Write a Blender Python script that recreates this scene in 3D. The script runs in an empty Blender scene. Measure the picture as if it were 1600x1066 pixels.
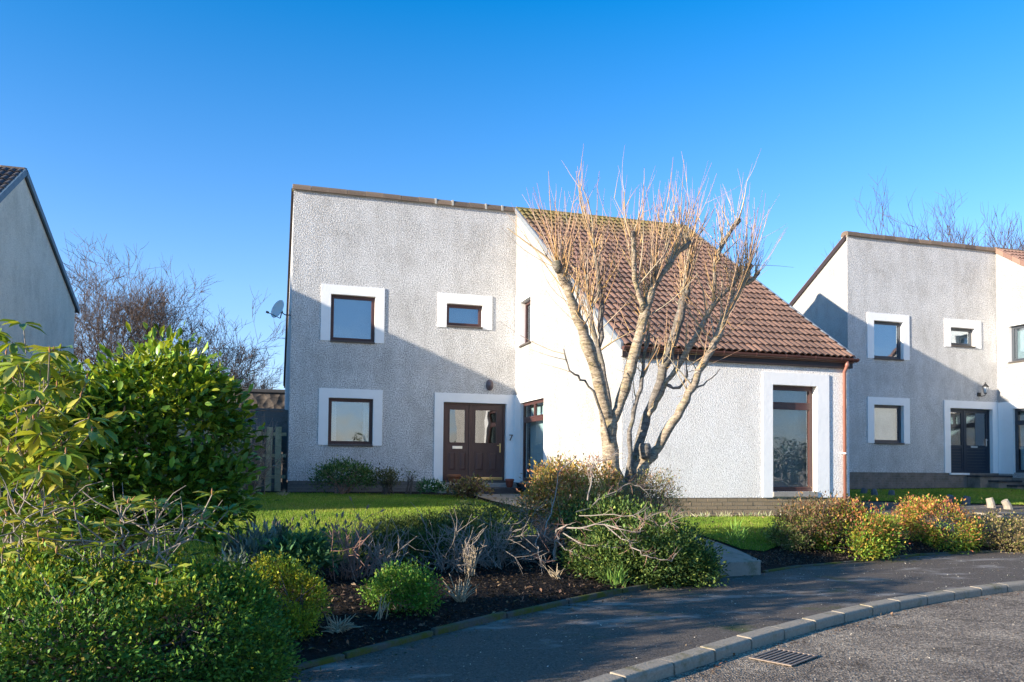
import bpy, bmesh, math, random
import numpy as np
from mathutils import Vector, Matrix
from mathutils.geometry import tessellate_polygon, delaunay_2d_cdt
random.seed(7); rng = np.random.default_rng(11)
sc = bpy.context.scene
COL = sc.collection

# ------------------------------------------------------------------ camera
F, PX, PY = 1257.87, 800.0, 677.09
YAW, PITCH, ROLL = 0.291758, 0.03835, 0.010375
CAM = np.array([-0.438, -20.728, 0.470])
def ray(u, v):
    U, V = u-PX, v-PY
    x = U*math.cos(ROLL)+V*math.sin(ROLL); y = -U*math.sin(ROLL)+V*math.cos(ROLL)
    dx, dz = x/F, -y/F
    Y = math.cos(PITCH)-dz*math.sin(PITCH); Z = math.sin(PITCH)+dz*math.cos(PITCH)
    return np.array([dx*math.cos(YAW)+Y*math.sin(YAW), -dx*math.sin(YAW)+Y*math.cos(YAW), Z])
def place(u, v, d): return CAM+ray(u, v)*d          # point at a real distance d in front of the camera
def at_y(u, v, y):
    r = ray(u, v); return CAM+r*(y-CAM[1])/r[1]
def depth(P): return float(np.dot(np.array(P)-CAM, ray(PX, PY)))
f_ = ray(PX, PY); r_ = ray(PX+F, PY)-f_; u_ = f_-ray(PX, PY+F)
f_ /= np.linalg.norm(f_); r_ /= np.linalg.norm(r_); u_ /= np.linalg.norm(u_)
cam = bpy.data.cameras.new('camera'); co = bpy.data.objects.new('camera', cam); COL.objects.link(co)
co.matrix_world = Matrix(((r_[0], u_[0], -f_[0], CAM[0]), (r_[1], u_[1], -f_[1], CAM[1]), (r_[2], u_[2], -f_[2], CAM[2]), (0, 0, 0, 1)))
cam.sensor_width = 36; cam.lens = 36*F/1600; cam.shift_y = (PY-533)/1600; cam.clip_end = 2000; cam.clip_start = .05
sc.camera = co

# ------------------------------------------------------------------ sky, sun, exposure
SUN = np.array([0.949, 0.210, -0.232]); SUN /= np.linalg.norm(SUN)     # direction the light travels
w = bpy.data.worlds.new('World'); sc.world = w; w.use_nodes = True
nt = w.node_tree; bg = nt.nodes['Background']
sky = nt.nodes.new('ShaderNodeTexSky'); sky.sky_type = 'NISHITA'; sky.sun_disc = False
sky.sun_elevation = math.asin(-SUN[2]); sky.sun_rotation = math.atan2(-SUN[0], -SUN[1])
sky.air_density = 1.0; sky.dust_density = 0.3; sky.ozone_density = 3.0; sky.altitude = 50
# the clear winter sky is a deeper blue than the stock model: one tint, the same in every direction, by height above the horizon
tc = nt.nodes.new('ShaderNodeTexCoord'); sx = nt.nodes.new('ShaderNodeSeparateXYZ'); nt.links.new(tc.outputs['Generated'], sx.inputs[0])
tr = nt.nodes.new('ShaderNodeValToRGB'); nt.links.new(sx.outputs[2], tr.inputs[0])
tr.color_ramp.elements.new(.2)
for el, (p_, c_) in zip(tr.color_ramp.elements, ((0, (.35, .31, .40, 1)), (.2, (.27, .325, .41, 1)), (.52, (.0, .255, .40, 1)))):
    el.position = p_; el.color = c_
mu = nt.nodes.new('ShaderNodeMix'); mu.data_type = 'RGBA'; mu.blend_type = 'MULTIPLY'; mu.inputs[0].default_value = 1
nt.links.new(sky.outputs[0], mu.inputs[6]); nt.links.new(tr.outputs[0], mu.inputs[7])
nt.links.new(mu.outputs[2], bg.inputs[0]); bg.inputs[1].default_value = 0.15
sl = bpy.data.lights.new('sun', 'SUN'); sl.energy = 2.15; sl.angle = math.radians(.53); sl.color = (1, .885, .725)
so = bpy.data.objects.new('sun', sl); COL.objects.link(so)
so.rotation_euler = Vector(SUN).to_track_quat('-Z', 'Y').to_euler()
sc.view_settings.view_transform = 'Standard'; sc.view_settings.look = 'None'
sc.view_settings.exposure = 2.48; sc.view_settings.gamma = 1
sc.cycles.max_bounces = 6; sc.cycles.transparent_max_bounces = 12

# ------------------------------------------------------------------ ground shape
EDGE = [(-40, -27), (-3, -17.2), (-.35, -15.57), (.24, -15.03), (1.0, -14.44), (1.93, -13.77), (3.01, -13.07), (3.66, -12.73), (4.69, -12.2), (5.48, -12.02),
        (6.48, -11.51), (7.56, -11.3), (8.27, -11.1), (9.04, -10.8), (10.1, -10.7), (11.1, -10.7), (16, -11.0), (70, -19)]
KERB = [(-40, -30.6), (-4, -19.3), (-.5, -17.35), (.8, -16.55), (1.68, -15.98), (2.06, -15.77), (2.46, -15.56), (2.86, -15.32), (3.72, -14.85), (4.71, -14.36), (5.71, -13.93), (6.74, -13.58), (7.76, -13.3),
        (8.29, -13.18), (9.5, -13.0), (12, -12.95), (16, -13.4), (70, -21.5)]
def interp(pl, x):
    return np.interp(x, [a for a, b in pl], [b for a, b in pl])
def h(x, y):
    """height of the garden ground"""
    x = np.asarray(x, float); y = np.asarray(y, float)
    h1 = -.27+.031*np.clip(y, -16, 0)+.012*np.clip(x-9, 0, 14)
    e = interp(EDGE, x); s = np.clip((y-e)*.85, 0, None)
    return h1-(h1+.84)*np.exp(-s/.7)
def hp(x, y):
    """pavement"""
    e = interp(EDGE, x); k = interp(KERB, x)
    t = np.clip((y-k)/(e-k+1e-6), 0, 1.02)
    return -.908+.064*t
ROADZ = -.98
def G(u, v, pav=False):
    """where the sight line through a pixel meets the ground"""
    r = ray(u, v); lo, hi = 2.0, 60.0
    for t in np.arange(2.5, 60, .05):
        P = CAM+r*t
        g = h(P[0], P[1]) if P[1] > interp(EDGE, P[0]) else (hp(P[0], P[1]) if P[1] > interp(KERB, P[0]) else ROADZ)
        if P[2] < g: return np.array([P[0], P[1], float(g)])
    return CAM+r*60

# ------------------------------------------------------------------ materials
MATS = {}
class N:
    def __init__(s, name):
        s.m = bpy.data.materials.new(name); s.m.use_nodes = True; s.t = s.m.node_tree
        s.b = s.t.nodes['Principled BSDF']; s.out = s.t.nodes['Material Output']; MATS[name] = s.m
    def new(s, ty, **k):
        n = s.t.nodes.new(ty)
        for a, b in k.items():
            if a[0] == '_': n.inputs[int(a[1:]) if a[1:].isdigit() else a[1:].replace('_', ' ')].default_value = b
            else: setattr(n, a, b)
        return n
    def l(s, a, b): s.t.links.new(a, b)
    def coord(s, scale=(1, 1, 1), kind='Object'):
        c = s.new('ShaderNodeTexCoord'); mp = s.new('ShaderNodeMapping'); mp.inputs['Scale'].default_value = scale
        s.l(c.outputs[kind], mp.inputs[0]); return mp.outputs[0]
    def noise(s, vec, scale, detail=3, rough=.55):
        n = s.new('ShaderNodeTexNoise'); n.inputs['Scale'].default_value = scale; n.inputs['Detail'].default_value = detail; n.inputs['Roughness'].default_value = rough
        s.l(vec, n.inputs['Vector']); return n.outputs[0]
    def vor(s, vec, scale, feature='F1', out=0):
        n = s.new('ShaderNodeTexVoronoi'); n.feature = feature; n.inputs['Scale'].default_value = scale; s.l(vec, n.inputs['Vector']); return n.outputs[out]
    def ramp(s, fac, stops):
        r = s.new('ShaderNodeValToRGB'); e = r.color_ramp.elements
        while len(e) > len(stops): e.remove(e[-1])
        while len(e) < len(stops): e.new(.5)
        for el, (p, c) in zip(e, stops):
            el.position = p; el.color = (*c, 1) if len(c) == 3 else c
        s.l(fac, r.inputs[0]); return r.outputs[0]
    def mix(s, fac, a, b, mode='MIX'):
        m = s.new('ShaderNodeMix'); m.data_type = 'RGBA'; m.blend_type = mode
        for i, x in ((0, fac), (6, a), (7, b)):
            if hasattr(x, 'is_linked') or hasattr(x, 'links'): s.l(x, m.inputs[i])
            elif i == 0: m.inputs[0].default_value = x
            else: m.inputs[i].default_value = (*x, 1)
        return m.outputs[2]
    def bump(s, hgt, dist, strength=1, prev=None):
        b = s.new('ShaderNodeBump'); b.inputs['Distance'].default_value = dist; b.inputs['Strength'].default_value = strength
        s.l(hgt, b.inputs['Height'])
        if prev is not None: s.l(prev, b.inputs['Normal'])
        return b.outputs[0]
    def fin(s, col=None, rough=.8, nrm=None, metal=0, spec=.5):
        if col is not None:
            if hasattr(col, 'links'): s.l(col, s.b.inputs['Base Color'])
            else: s.b.inputs['Base Color'].default_value = (*col, 1)
        if hasattr(rough, 'links'): s.l(rough, s.b.inputs['Roughness'])
        else: s.b.inputs['Roughness'].default_value = rough
        s.b.inputs['Metallic'].default_value = metal; s.b.inputs['Specular IOR Level'].default_value = spec
        if nrm is not None: s.l(nrm, s.b.inputs['Normal'])
        return s.m
BLK = (0, 0, 0); WHT = (1, 1, 1)

def roughcast(name, light, dark, grime, bumpd=.012, gscale=.55, speck=26, ramp=(.34, .56)):
    n = N(name); v = n.coord()
    a = n.noise(v, speck, 4, .7); b = n.vor(v, speck*1.5)
    c = n.ramp(a, [(ramp[0], dark), (ramp[1], light), (.8, tuple(min(.95, x*1.12) for x in light))])
    vs = n.coord((1.3, 1.3, .55)); g = n.ramp(n.noise(vs, gscale*3, 7, .75), [(.42, BLK), (.78, WHT)])
    c2 = n.mix(g, c, grime, 'MULTIPLY')
    pz = n.ramp(n.noise(v, .9, 7, .78), [(.50, BLK), (.66, (.8, .8, .8))]); c2 = n.mix(pz, c2, tuple(.5+.5*x*.75 for x in grime), 'MULTIPLY')
    m = n.mix(.55, a, b)
    return n.fin(c2, .92, n.bump(m, bumpd*2.2, 1), spec=.2)
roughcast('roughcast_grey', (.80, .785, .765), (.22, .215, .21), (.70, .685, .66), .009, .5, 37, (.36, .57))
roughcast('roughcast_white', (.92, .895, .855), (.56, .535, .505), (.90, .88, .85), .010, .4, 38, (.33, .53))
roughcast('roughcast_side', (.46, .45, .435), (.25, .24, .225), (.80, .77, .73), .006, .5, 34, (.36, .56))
roughcast('roughcast_cream', (.62, .59, .50), (.48, .455, .39), (.80, .80, .78), .006, .45, 24, (.30, .5))
def simple(name, col, rough=.6, spec=.5, metal=0, var=.12, vs=6, bump=0, bs=40):
    n = N(name); v = n.coord()
    c = n.mix(n.noise(v, vs, 5, .65), tuple(max(0, x*(1-var*1.6)) for x in col), tuple(min(1, x*(1+var*1.2)) for x in col))
    nb = n.bump(n.noise(v, bs, 3), bump) if bump else None
    return n.fin(c, rough, nb, metal, spec)
simple('white_paint', (.86, .85, .83), .6, .4, var=.05, vs=3, bump=.004, bs=14)
simple('brown_frame', (.075, .032, .028), .38, .5, var=.2)
simple('brown_door', (.085, .040, .034), .42, .5, var=.15)
simple('brown_plastic', (.115, .048, .038), .35, .5, var=.12)
simple('fascia_brown', (.035, .022, .02), .5, .4)
simple('downpipe_brown', (.27, .115, .085), .4, .5, var=.1)
simple('grey_frame', (.05, .058, .072), .4, .5, var=.1)
simple('navy_door', (.022, .034, .052), .45, .4, var=.1)
simple('sill_concrete', (.30, .28, .255), .85, .2, var=.25, vs=8, bump=.003)
simple('dark_sill', (.10, .085, .075), .7, .3, var=.3)
simple('slate_stone', (.055, .055, .058), .7, .4, var=.4, vs=9, bump=.01, bs=18)
simple('white_plastic', (.8, .8, .8), .4, .5, var=.04)
simple('silver', (.7, .7, .68), .28, .5, 1)
simple('brass', (.75, .55, .26), .28, .5, 1)
simple('black_metal', (.018, .018, .02), .45, .5)
simple('purple_glass', (.10, .075, .085), .35, .6)
simple('terracotta', (.30, .115, .055), .8, .2, var=.25, vs=9, bump=.003)
simple('terracotta_dark', (.24, .075, .05), .8, .2, var=.2, vs=9)
simple('dish_grey', (.58, .57, .54), .5, .4, var=.05)
simple('dish_dark', (.045, .05, .055), .5, .4)
simple('lead_grey', (.20, .225, .25), .6, .3, var=.2)
simple('verge_blue', (.10, .155, .20), .6, .3, var=.2)
simple('soffit_white', (.7, .7, .7), .6, .3)
simple('blind', (.32, .47, .57), .7, .2, var=.04)  # sky reflection in the panes is put into this blue slat colour
simple('pale_room_sheet', (.50, .57, .55), .8, .2, var=.06)  # light of the room put into a pale sheet behind the panes
simple('curtain', (.72, .74, .74), .9, .1, var=.05)
simple('room_dark', (.12, .115, .105), .9, .1)
simple('lamp_glass', (.75, .76, .76), .3, .5)
simple('stump_sunlit', (.34, .30, .24), .9, .1, var=.35, vs=12, bump=.01, bs=22)  # pale copy for the sunlit stubs: sunlight put into the colour
simple('stump_shaded', (.16, .155, .16), .9, .1, var=.35, vs=12, bump=.01, bs=22)  # dark copy for the other stubs: shade put into the colour
simple('iron', (.26, .20, .155), .6, .4, .3, var=.35, vs=20, bump=.003)
simple('drain_dark', (.01, .01, .01), .9, .1)
simple('twig_bark', (.27, .205, .165), .85, .2, var=.3, vs=14)
simple('grey_twig', (.30, .255, .215), .85, .2, var=.3, vs=14)
simple('red_twig', (.33, .19, .145), .8, .2, var=.3, vs=14)
simple('dark_twig', (.12, .10, .085), .85, .2, var=.3, vs=10)
simple('far_bark', (.13, .095, .078), .9, .1, var=.3, vs=2)
simple('straw', (.44, .35, .23), .85, .2, var=.3, vs=20)
simple('rust_stem', (.34, .17, .08), .85, .2, var=.3, vs=9)
simple('far_wall_coping', (.10, .095, .09), .9, .1)
simple('ridge_mortar', (.42, .40, .36), .95, .1, var=.2)

def glass(name, tint, fac, rough=.015):
    n = N(name); n.t.nodes.remove(n.b)
    tr = n.new('ShaderNodeBsdfTransparent'); tr.inputs[0].default_value = (*tint, 1)
    gl = n.new('ShaderNodeBsdfGlossy'); gl.inputs[0].default_value = (.9, .95, 1, 1); gl.inputs['Roughness'].default_value = rough
    v = n.coord(); n.l(n.bump(n.noise(v, 2.2, 1), .012, .35), gl.inputs['Normal'])
    mx = n.new('ShaderNodeMixShader'); mx.inputs[0].default_value = fac
    n.l(tr.outputs[0], mx.inputs[1]); n.l(gl.outputs[0], mx.inputs[2]); n.l(mx.outputs[0], n.out.inputs[0])
    return n.m
glass('window_glass', (.80, .87, .9), .20)
glass('blind_glass', (.86, .92, .94), .09)
glass('door_glass', (.62, .58, .54), .22)

def tiles(name, c0, c1, moss):
    n = N(name); v = n.coord()
    oi = n.new('ShaderNodeObjectInfo')
    c = n.mix(n.noise(v, 3.5, 4), c0, c1)
    r = n.ramp(oi.outputs['Random'], [(0, (.66, .66, .68)), (.5, (.95, .94, .93)), (1, (1.28, 1.22, 1.15))]); c = n.mix(1, c, r, 'MULTIPLY')
    c = n.mix(n.ramp(n.noise(v, 22, 3), [(.55, BLK), (.75, (.5, .5, .5))]), c, (.30, .26, .20))
    if moss is not None:
        g = n.new('ShaderNodeNewGeometry'); sx = n.new('ShaderNodeSeparateXYZ'); n.l(g.outputs['Position'], sx.inputs[0])
        mr = n.new('ShaderNodeMapRange'); mr.inputs[1].default_value = moss; mr.inputs[2].default_value = moss+.75; n.l(sx.outputs[2], mr.inputs[0])
        ns = n.new('ShaderNodeMath', operation='MULTIPLY'); n.l(mr.outputs[0], ns.inputs[0])
        n.l(n.ramp(n.noise(n.coord(kind='Object'), 5, 5, .7), [(.35, (.2, .2, .2)), (.6, WHT)]), ns.inputs[1])
        c = n.mix(ns.outputs[0], c, (.21, .175, .05))
    return n.fin(c, .8, n.bump(n.noise(v, 60, 3), .004), spec=.25)
tiles('roof_tile_brown', (.145, .085, .064), (.235, .143, .107), 6.5)
tiles('roof_tile_far', (.24, .14, .11), (.30, .18, .14), 7.6)
tiles('roof_tile_dark', (.05, .048, .055), (.10, .09, .095), None)
tiles('ridge_brown', (.13, .095, .075), (.24, .18, .13), None)

def brickmat(name, c0, c1, stain):
    n = N(name); v = n.coord(); oi = n.new('ShaderNodeObjectInfo')
    c = n.mix(oi.outputs['Random'], c0, c1); c = n.mix(n.ramp(n.noise(v, 3, 5, .7), [(.4, BLK), (.7, WHT)]), c, stain)
    return n.fin(c, .9, n.bump(n.noise(v, 70, 3), .004), spec=.2)
brickmat('brick_tan', (.30, .225, .15), (.40, .30, .205), (.26, .20, .12))
brickmat('brick_grey', (.20, .185, .17), (.27, .25, .23), (.13, .12, .105))
brickmat('brick_neighbour', (.25, .20, .165), (.31, .25, .205), (.13, .115, .09))
simple('mortar', (.42, .37, .30), .95, .1, var=.25)
simple('mortar_grey', (.24, .22, .20), .95, .1, var=.25)

def asphalt():
    n = N('asphalt_path'); v = n.coord()
    c = n.mix(n.ramp(n.noise(v, 55, 4, .8), [(.35, BLK), (.65, WHT)]), (.060, .047, .037), (.185, .152, .122))
    sp = n.ramp(n.vor(v, 42), [(.0, WHT), (.2, BLK)]); c = n.mix(sp, c, (.26, .25, .24))
    big = n.ramp(n.noise(n.coord((.5, 1.5, 1)), 1.6, 6, .72), [(.53, BLK), (.64, (.85, .85, .85))]); c = n.mix(big, c, (.31, .275, .235))
    mo = n.ramp(n.noise(v, 1.2, 6, .75), [(.57, BLK), (.68, (.8, .8, .8))]); c = n.mix(mo, c, (.085, .095, .03))
    return n.fin(c, .85, n.bump(n.noise(v, 90, 2), .008), spec=.15)
asphalt()
def road():
    n = N('road_chippings'); v = n.coord()
    cell = n.new('ShaderNodeTexVoronoi'); cell.inputs['Scale'].default_value = 62; n.l(v, cell.inputs['Vector'])
    sep = n.new('ShaderNodeSeparateColor'); n.l(cell.outputs['Color'], sep.inputs[0])
    c = n.ramp(sep.outputs[0], [(0, (.11, .09, .072)), (.45, (.27, .228, .185)), (.8, (.38, .315, .25)), (1, (.60, .50, .39))])
    big = n.ramp(n.noise(v, .9, 6, .7), [(.36, (.55, .52, .50)), (.62, (1.12, 1.08, 1.0))]); c = n.mix(1, c, big, 'MULTIPLY')
    mo = n.ramp(n.noise(v, 2.3, 5, .75), [(.57, BLK), (.70, (.75, .75, .75))]); c = n.mix(mo, c, (.075, .058, .042))
    return n.fin(c, .8, n.bump(cell.outputs['Distance'], .014, 1), spec=.15)
road()
def kerbm(name, a, b, moss, mlo=.52):
    n = N(name); v = n.coord(kind='Object'); oi = n.new('ShaderNodeObjectInfo')
    add = n.new('ShaderNodeVectorMath', operation='ADD'); n.l(v, add.inputs[0]); n.l(oi.outputs['Location'], add.inputs[1]); v = add.outputs[0]
    c = n.mix(n.noise(v, 40, 4, .7), a, b); c = n.mix(n.ramp(n.noise(v, 4, 5, .7), [(mlo, BLK), (mlo+.16, WHT)]), c, moss)
    return n.fin(c, .9, n.bump(n.noise(v, 60, 4), .006), spec=.2)
kerbm('kerb_concrete', (.19, .155, .115), (.45, .38, .29), (.17, .145, .07))
kerbm('edging_mossy', (.06, .055, .045), (.13, .12, .10), (.085, .09, .015), .42)
kerbm('path_concrete', (.24, .20, .16), (.36, .31, .25), (.16, .15, .09))
kerbm('timber_grey', (.36, .275, .16), (.58, .46, .29), (.27, .25, .13))
kerbm('timber_dark', (.10, .10, .10), (.19, .19, .185), (.08, .085, .07))
def soil():
    n = N('dark_soil'); v = n.coord()
    c = n.ramp(n.noise(v, 28, 6, .75), [(.3, (.006, .005, .005)), (.55, (.022, .017, .014)), (.75, (.055, .042, .034))])
    return n.fin(c, .95, n.bump(n.noise(v, 22, 5, .7), .05), spec=.15)
soil()
def turf():
    n = N('turf'); v = n.coord()
    c = n.mix(n.noise(v, 2.5, 5, .7), (.08, .15, .012), (.13, .21, .02)); c = n.mix(n.noise(v, 80, 3), c, (.07, .13, .02))
    return n.fin(c, .9, n.bump(n.noise(v, 60, 3), .03), spec=.1)
turf()
def stone():
    n = N('rubble_stone'); v = n.coord()
    c = n.ramp(n.noise(v, 3, 6, .75), [(.3, (.05, .045, .04)), (.55, (.16, .13, .105)), (.75, (.30, .24, .18))])
    return n.fin(c, .95, n.bump(n.vor(v, 4), .05), spec=.1)
stone()
def bark(name, lo, hi, moss):
    n = N(name); v = n.coord(); vs = n.coord((1, 1, 3.6))
    c = n.mix(n.ramp(n.noise(vs, 9, 5, .7), [(.36, BLK), (.62, WHT)]), lo, hi)
    c = n.mix(n.ramp(n.noise(v, 7, 5, .75), [(.50, BLK), (.68, (.8, .8, .8))]), c, moss)
    c = n.mix(n.ramp(n.noise(vs, 26, 3), [(.55, BLK), (.7, (.6, .6, .6))]), c, tuple(x*.45 for x in lo))
    return n.fin(c, .85, n.bump(n.noise(vs, 22, 4), .02), spec=.2)
bark('cherry_bark', (.16, .12, .085), (.50, .41, .30), (.28, .225, .10))
bark('dark_bark', (.11, .095, .08), (.28, .245, .21), (.16, .15, .08))

def leafmat(name, rough=.45, trans=.25, spec=.4, gain=1.0):
    n = N(name); at = n.new('ShaderNodeVertexColor'); at.layer_name = 'col'
    c = at.outputs[0]; n.fin(c, rough, spec=spec)
    t = n.new('ShaderNodeBsdfTranslucent'); n.l(n.mix(1, c, (1.25, 1.2, .6), 'MULTIPLY'), t.inputs[0])
    mx = n.new('ShaderNodeMixShader'); mx.inputs[0].default_value = trans
    n.l(n.b.outputs[0], mx.inputs[1]); n.l(t.outputs[0], mx.inputs[2]); n.l(mx.outputs[0], n.out.inputs[0]); return n.m
leafmat('leaf_glossy', .33, .26, .35); leafmat('leaf_soft', .55, .30, .18); leafmat('shoot_wood', .7, 0, .3); leafmat('grass_blade', .6, .3, .2)

# ------------------------------------------------------------------ mesh helpers
class MB:
    def __init__(s): s.v = []; s.f = []; s.q = {}
    def face(s, pts):
        b = len(s.v); s.v += [tuple(map(float, p)) for p in pts]; s.f.append(tuple(range(b, b+len(pts))))
    def grid(s, o, a, b, c):
        """box from corner o along vectors a, b, c"""
        o, a, b, c = map(np.array, (o, a, b, c)); i = len(s.v)
        for k in range(8): s.v.append(tuple((o+a*(k & 1)+b*(k >> 1 & 1)+c*(k >> 2 & 1)).astype(float)))
        q = [(0, 2, 3, 1), (4, 5, 7, 6), (0, 1, 5, 4), (2, 6, 7, 3), (0, 4, 6, 2), (1, 3, 7, 5)]
        if np.dot(np.cross(a, b), c) < 0: q = [t[::-1] for t in q]
        s.f += [tuple(i+k for k in t) for t in q]
    def box(s, x0, x1, y0, y1, z0, z1): s.grid((x0, y0, z0), (x1-x0, 0, 0), (0, y1-y0, 0), (0, 0, z1-z0))
    def tube(s, pts, rad, n=6, cap=True):
        pts = [np.array(p, float) for p in pts]; m = len(pts)
        if not hasattr(rad, '__len__'): rad = [rad]*m
        base = len(s.v); ref = None
        for i, p in enumerate(pts):
            t = pts[min(i+1, m-1)]-pts[max(i-1, 0)]; t /= np.linalg.norm(t)+1e-9
            if ref is None: ref = np.array([0, 0, 1.]) if abs(t[2]) < .9 else np.array([1., 0, 0])
            a = np.cross(t, ref); a /= np.linalg.norm(a)+1e-9; b = np.cross(t, a); ref = np.cross(a, t)
            for k in range(n):
                an = 2*math.pi*k/n; s.v.append(tuple(p+rad[i]*(math.cos(an)*a+math.sin(an)*b)))
        for i in range(m-1):
            for k in range(n):
                k2 = (k+1) % n; s.f.append((base+i*n+k, base+i*n+k2, base+(i+1)*n+k2, base+(i+1)*n+k))
        if cap:
            s.f.append(tuple(base+k for k in range(n))[::-1]); s.f.append(tuple(base+(m-1)*n+k for k in range(n)))
    def ltube(s, pts, rad, n=4):
        s.q.setdefault((len(pts), n), []).append((pts, rad))
    def flush(s):
        for (m, n), lst in s.q.items():
            P = np.array([a for a, b in lst], float); R = np.array([b for a, b in lst], float); k = len(P)
            T = np.empty_like(P); T[:, 1:-1] = P[:, 2:]-P[:, :-2]; T[:, 0] = P[:, 1]-P[:, 0]; T[:, -1] = P[:, -1]-P[:, -2]
            T /= np.linalg.norm(T, axis=2, keepdims=True)+1e-9
            mean = T.mean(1); ref = np.where(np.abs(mean[:, 2:3]) < .8, np.array([[0, 0, 1.]]), np.array([[1., 0, 0]]))[:, None, :]
            A = np.cross(T, np.broadcast_to(ref, T.shape)); A /= np.linalg.norm(A, axis=2, keepdims=True)+1e-9; B = np.cross(T, A)
            an = 2*np.pi*np.arange(n)/n
            V = P[:, :, None, :]+R[:, :, None, None]*(np.cos(an)[None, None, :, None]*A[:, :, None, :]+np.sin(an)[None, None, :, None]*B[:, :, None, :])
            base = len(s.v); s.v += [tuple(x) for x in V.reshape(-1, 3).tolist()]
            i = np.arange(m-1)[:, None]*n; j = np.arange(n)[None]; j2 = (j+1) % n
            q = np.stack([i+j, i+j2, i+n+j2, i+n+j], -1).reshape(-1, 4)
            s.f += [tuple(x) for x in (q[None]+(np.arange(k)*m*n)[:, None, None]+base).reshape(-1, 4).tolist()]
        s.q = {}
    def lathe(s, prof, c=(0, 0, 0), n=20):
        base = len(s.v)
        for r, z in prof:
            for k in range(n):
                a = 2*math.pi*k/n; s.v.append((c[0]+r*math.cos(a), c[1]+r*math.sin(a), c[2]+z))
        for i in range(len(prof)-1):
            for k in range(n):
                k2 = (k+1) % n; s.f.append((base+i*n+k, base+i*n+k2, base+(i+1)*n+k2, base+(i+1)*n+k))
    def poly(s, loops, fn):
        """flat polygon with holes; fn maps 2d -> 3d"""
        tri = tessellate_polygon([[Vector((a, b, 0)) for a, b in lp] for lp in loops]); i = len(s.v); flat = [p for lp in loops for p in lp]
        s.v += [tuple(map(float, fn(*p))) for p in flat]; s.f += [tuple(i+k for k in t) for t in tri]
    def build(s, name, mat, parent=None, smooth=False, bevel=0, loc=None):
        s.flush(); me = bpy.data.meshes.new(name); me.from_pydata(s.v, [], s.f); me.update()
        if mat: me.materials.append(MATS[mat])
        bm = bmesh.new(); bm.from_mesh(me); bmesh.ops.recalc_face_normals(bm, faces=bm.faces); bm.to_mesh(me); bm.free()
        if smooth: me.shade_smooth()
        o = link(name, me, parent, loc)
        if bevel:
            m = o.modifiers.new('bevel', 'BEVEL'); m.width = bevel; m.segments = 2; m.limit_method = 'ANGLE'
        return o
def link(name, me, parent=None, loc=None):
    o = bpy.data.objects.new(name, me); COL.objects.link(o)
    if parent is not None: o.parent = parent
    if loc is not None: o.location = loc
    return o
def tag(o, label=None, cat=None, group=None, kind=None):
    for k, v in (('label', label), ('category', cat), ('group', group), ('kind', kind)):
        if v: o[k] = v
    return o
def thing(name, label, cat, loc=(0, 0, 0), group=None, rz=0):
    o = link(name, None, None, tuple(map(float, loc))); o.rotation_euler.z = rz; o.empty_display_size = .2
    return tag(o, label, cat, group)
def sheet(name, poly, hf, off, mat, step=.5, rough=0):
    """ground surface: polygon filled with a triangulated grid that follows a height function"""
    n = len(poly); xs = [p[0] for p in poly]; ys = [p[1] for p in poly]
    pts = [Vector(p) for p in poly]; dense = []
    for i in range(n):
        a, b = pts[i], pts[(i+1) % n]; k = max(1, int((b-a).length/step))
        dense += [a.lerp(b, j/k) for j in range(k)]
    m = len(dense); ins = []
    from mathutils.geometry import intersect_point_tri_2d
    px = np.array([d.x for d in dense]); py = np.array([d.y for d in dense])
    gx, gy = np.meshgrid(np.arange(min(xs)+step*.5, max(xs), step), np.arange(min(ys)+step*.5, max(ys), step)); gx = gx.ravel(); gy = gy.ravel()
    inside = np.zeros(len(gx), bool); j = m-1
    for i in range(m):
        c = ((py[i] > gy) != (py[j] > gy)) & (gx < (px[j]-px[i])*(gy-py[i])/(py[j]-py[i]+1e-12)+px[i]); inside ^= c; j = i
    allp = dense+[Vector((a+random.uniform(-.1, .1)*step, b+random.uniform(-.1, .1)*step)) for a, b in zip(gx[inside], gy[inside])]
    r = delaunay_2d_cdt(allp, [(i, (i+1) % m) for i in range(m)], [], 1, 1e-5)
    V = np.array([(p.x, p.y) for p in r[0]]); Z = hf(V[:, 0], V[:, 1])+off
    if rough: Z = Z+rng.normal(0, rough, len(Z))
    me = bpy.data.meshes.new(name); me.from_pydata([(a, b, c) for (a, b), c in zip(V, Z)], [], [tuple(f) for f in r[2]]); me.update()
    me.materials.append(MATS[mat]); me.shade_smooth()
    bm = bmesh.new(); bm.from_mesh(me)
    for f in bm.faces:
        if f.normal.z < 0: f.normal_flip()
    bm.to_mesh(me); bm.free()
    return link(name, me)
def inpoly(poly, x, y):
    c = np.zeros(len(x), bool); j = len(poly)-1
    for i in range(len(poly)):
        (xi, yi), (xj, yj) = poly[i], poly[j]
        c ^= ((yi > y) != (yj > y)) & (x < (xj-xi)*(y-yi)/(yj-yi+1e-12)+xi); j = i
    return c

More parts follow.
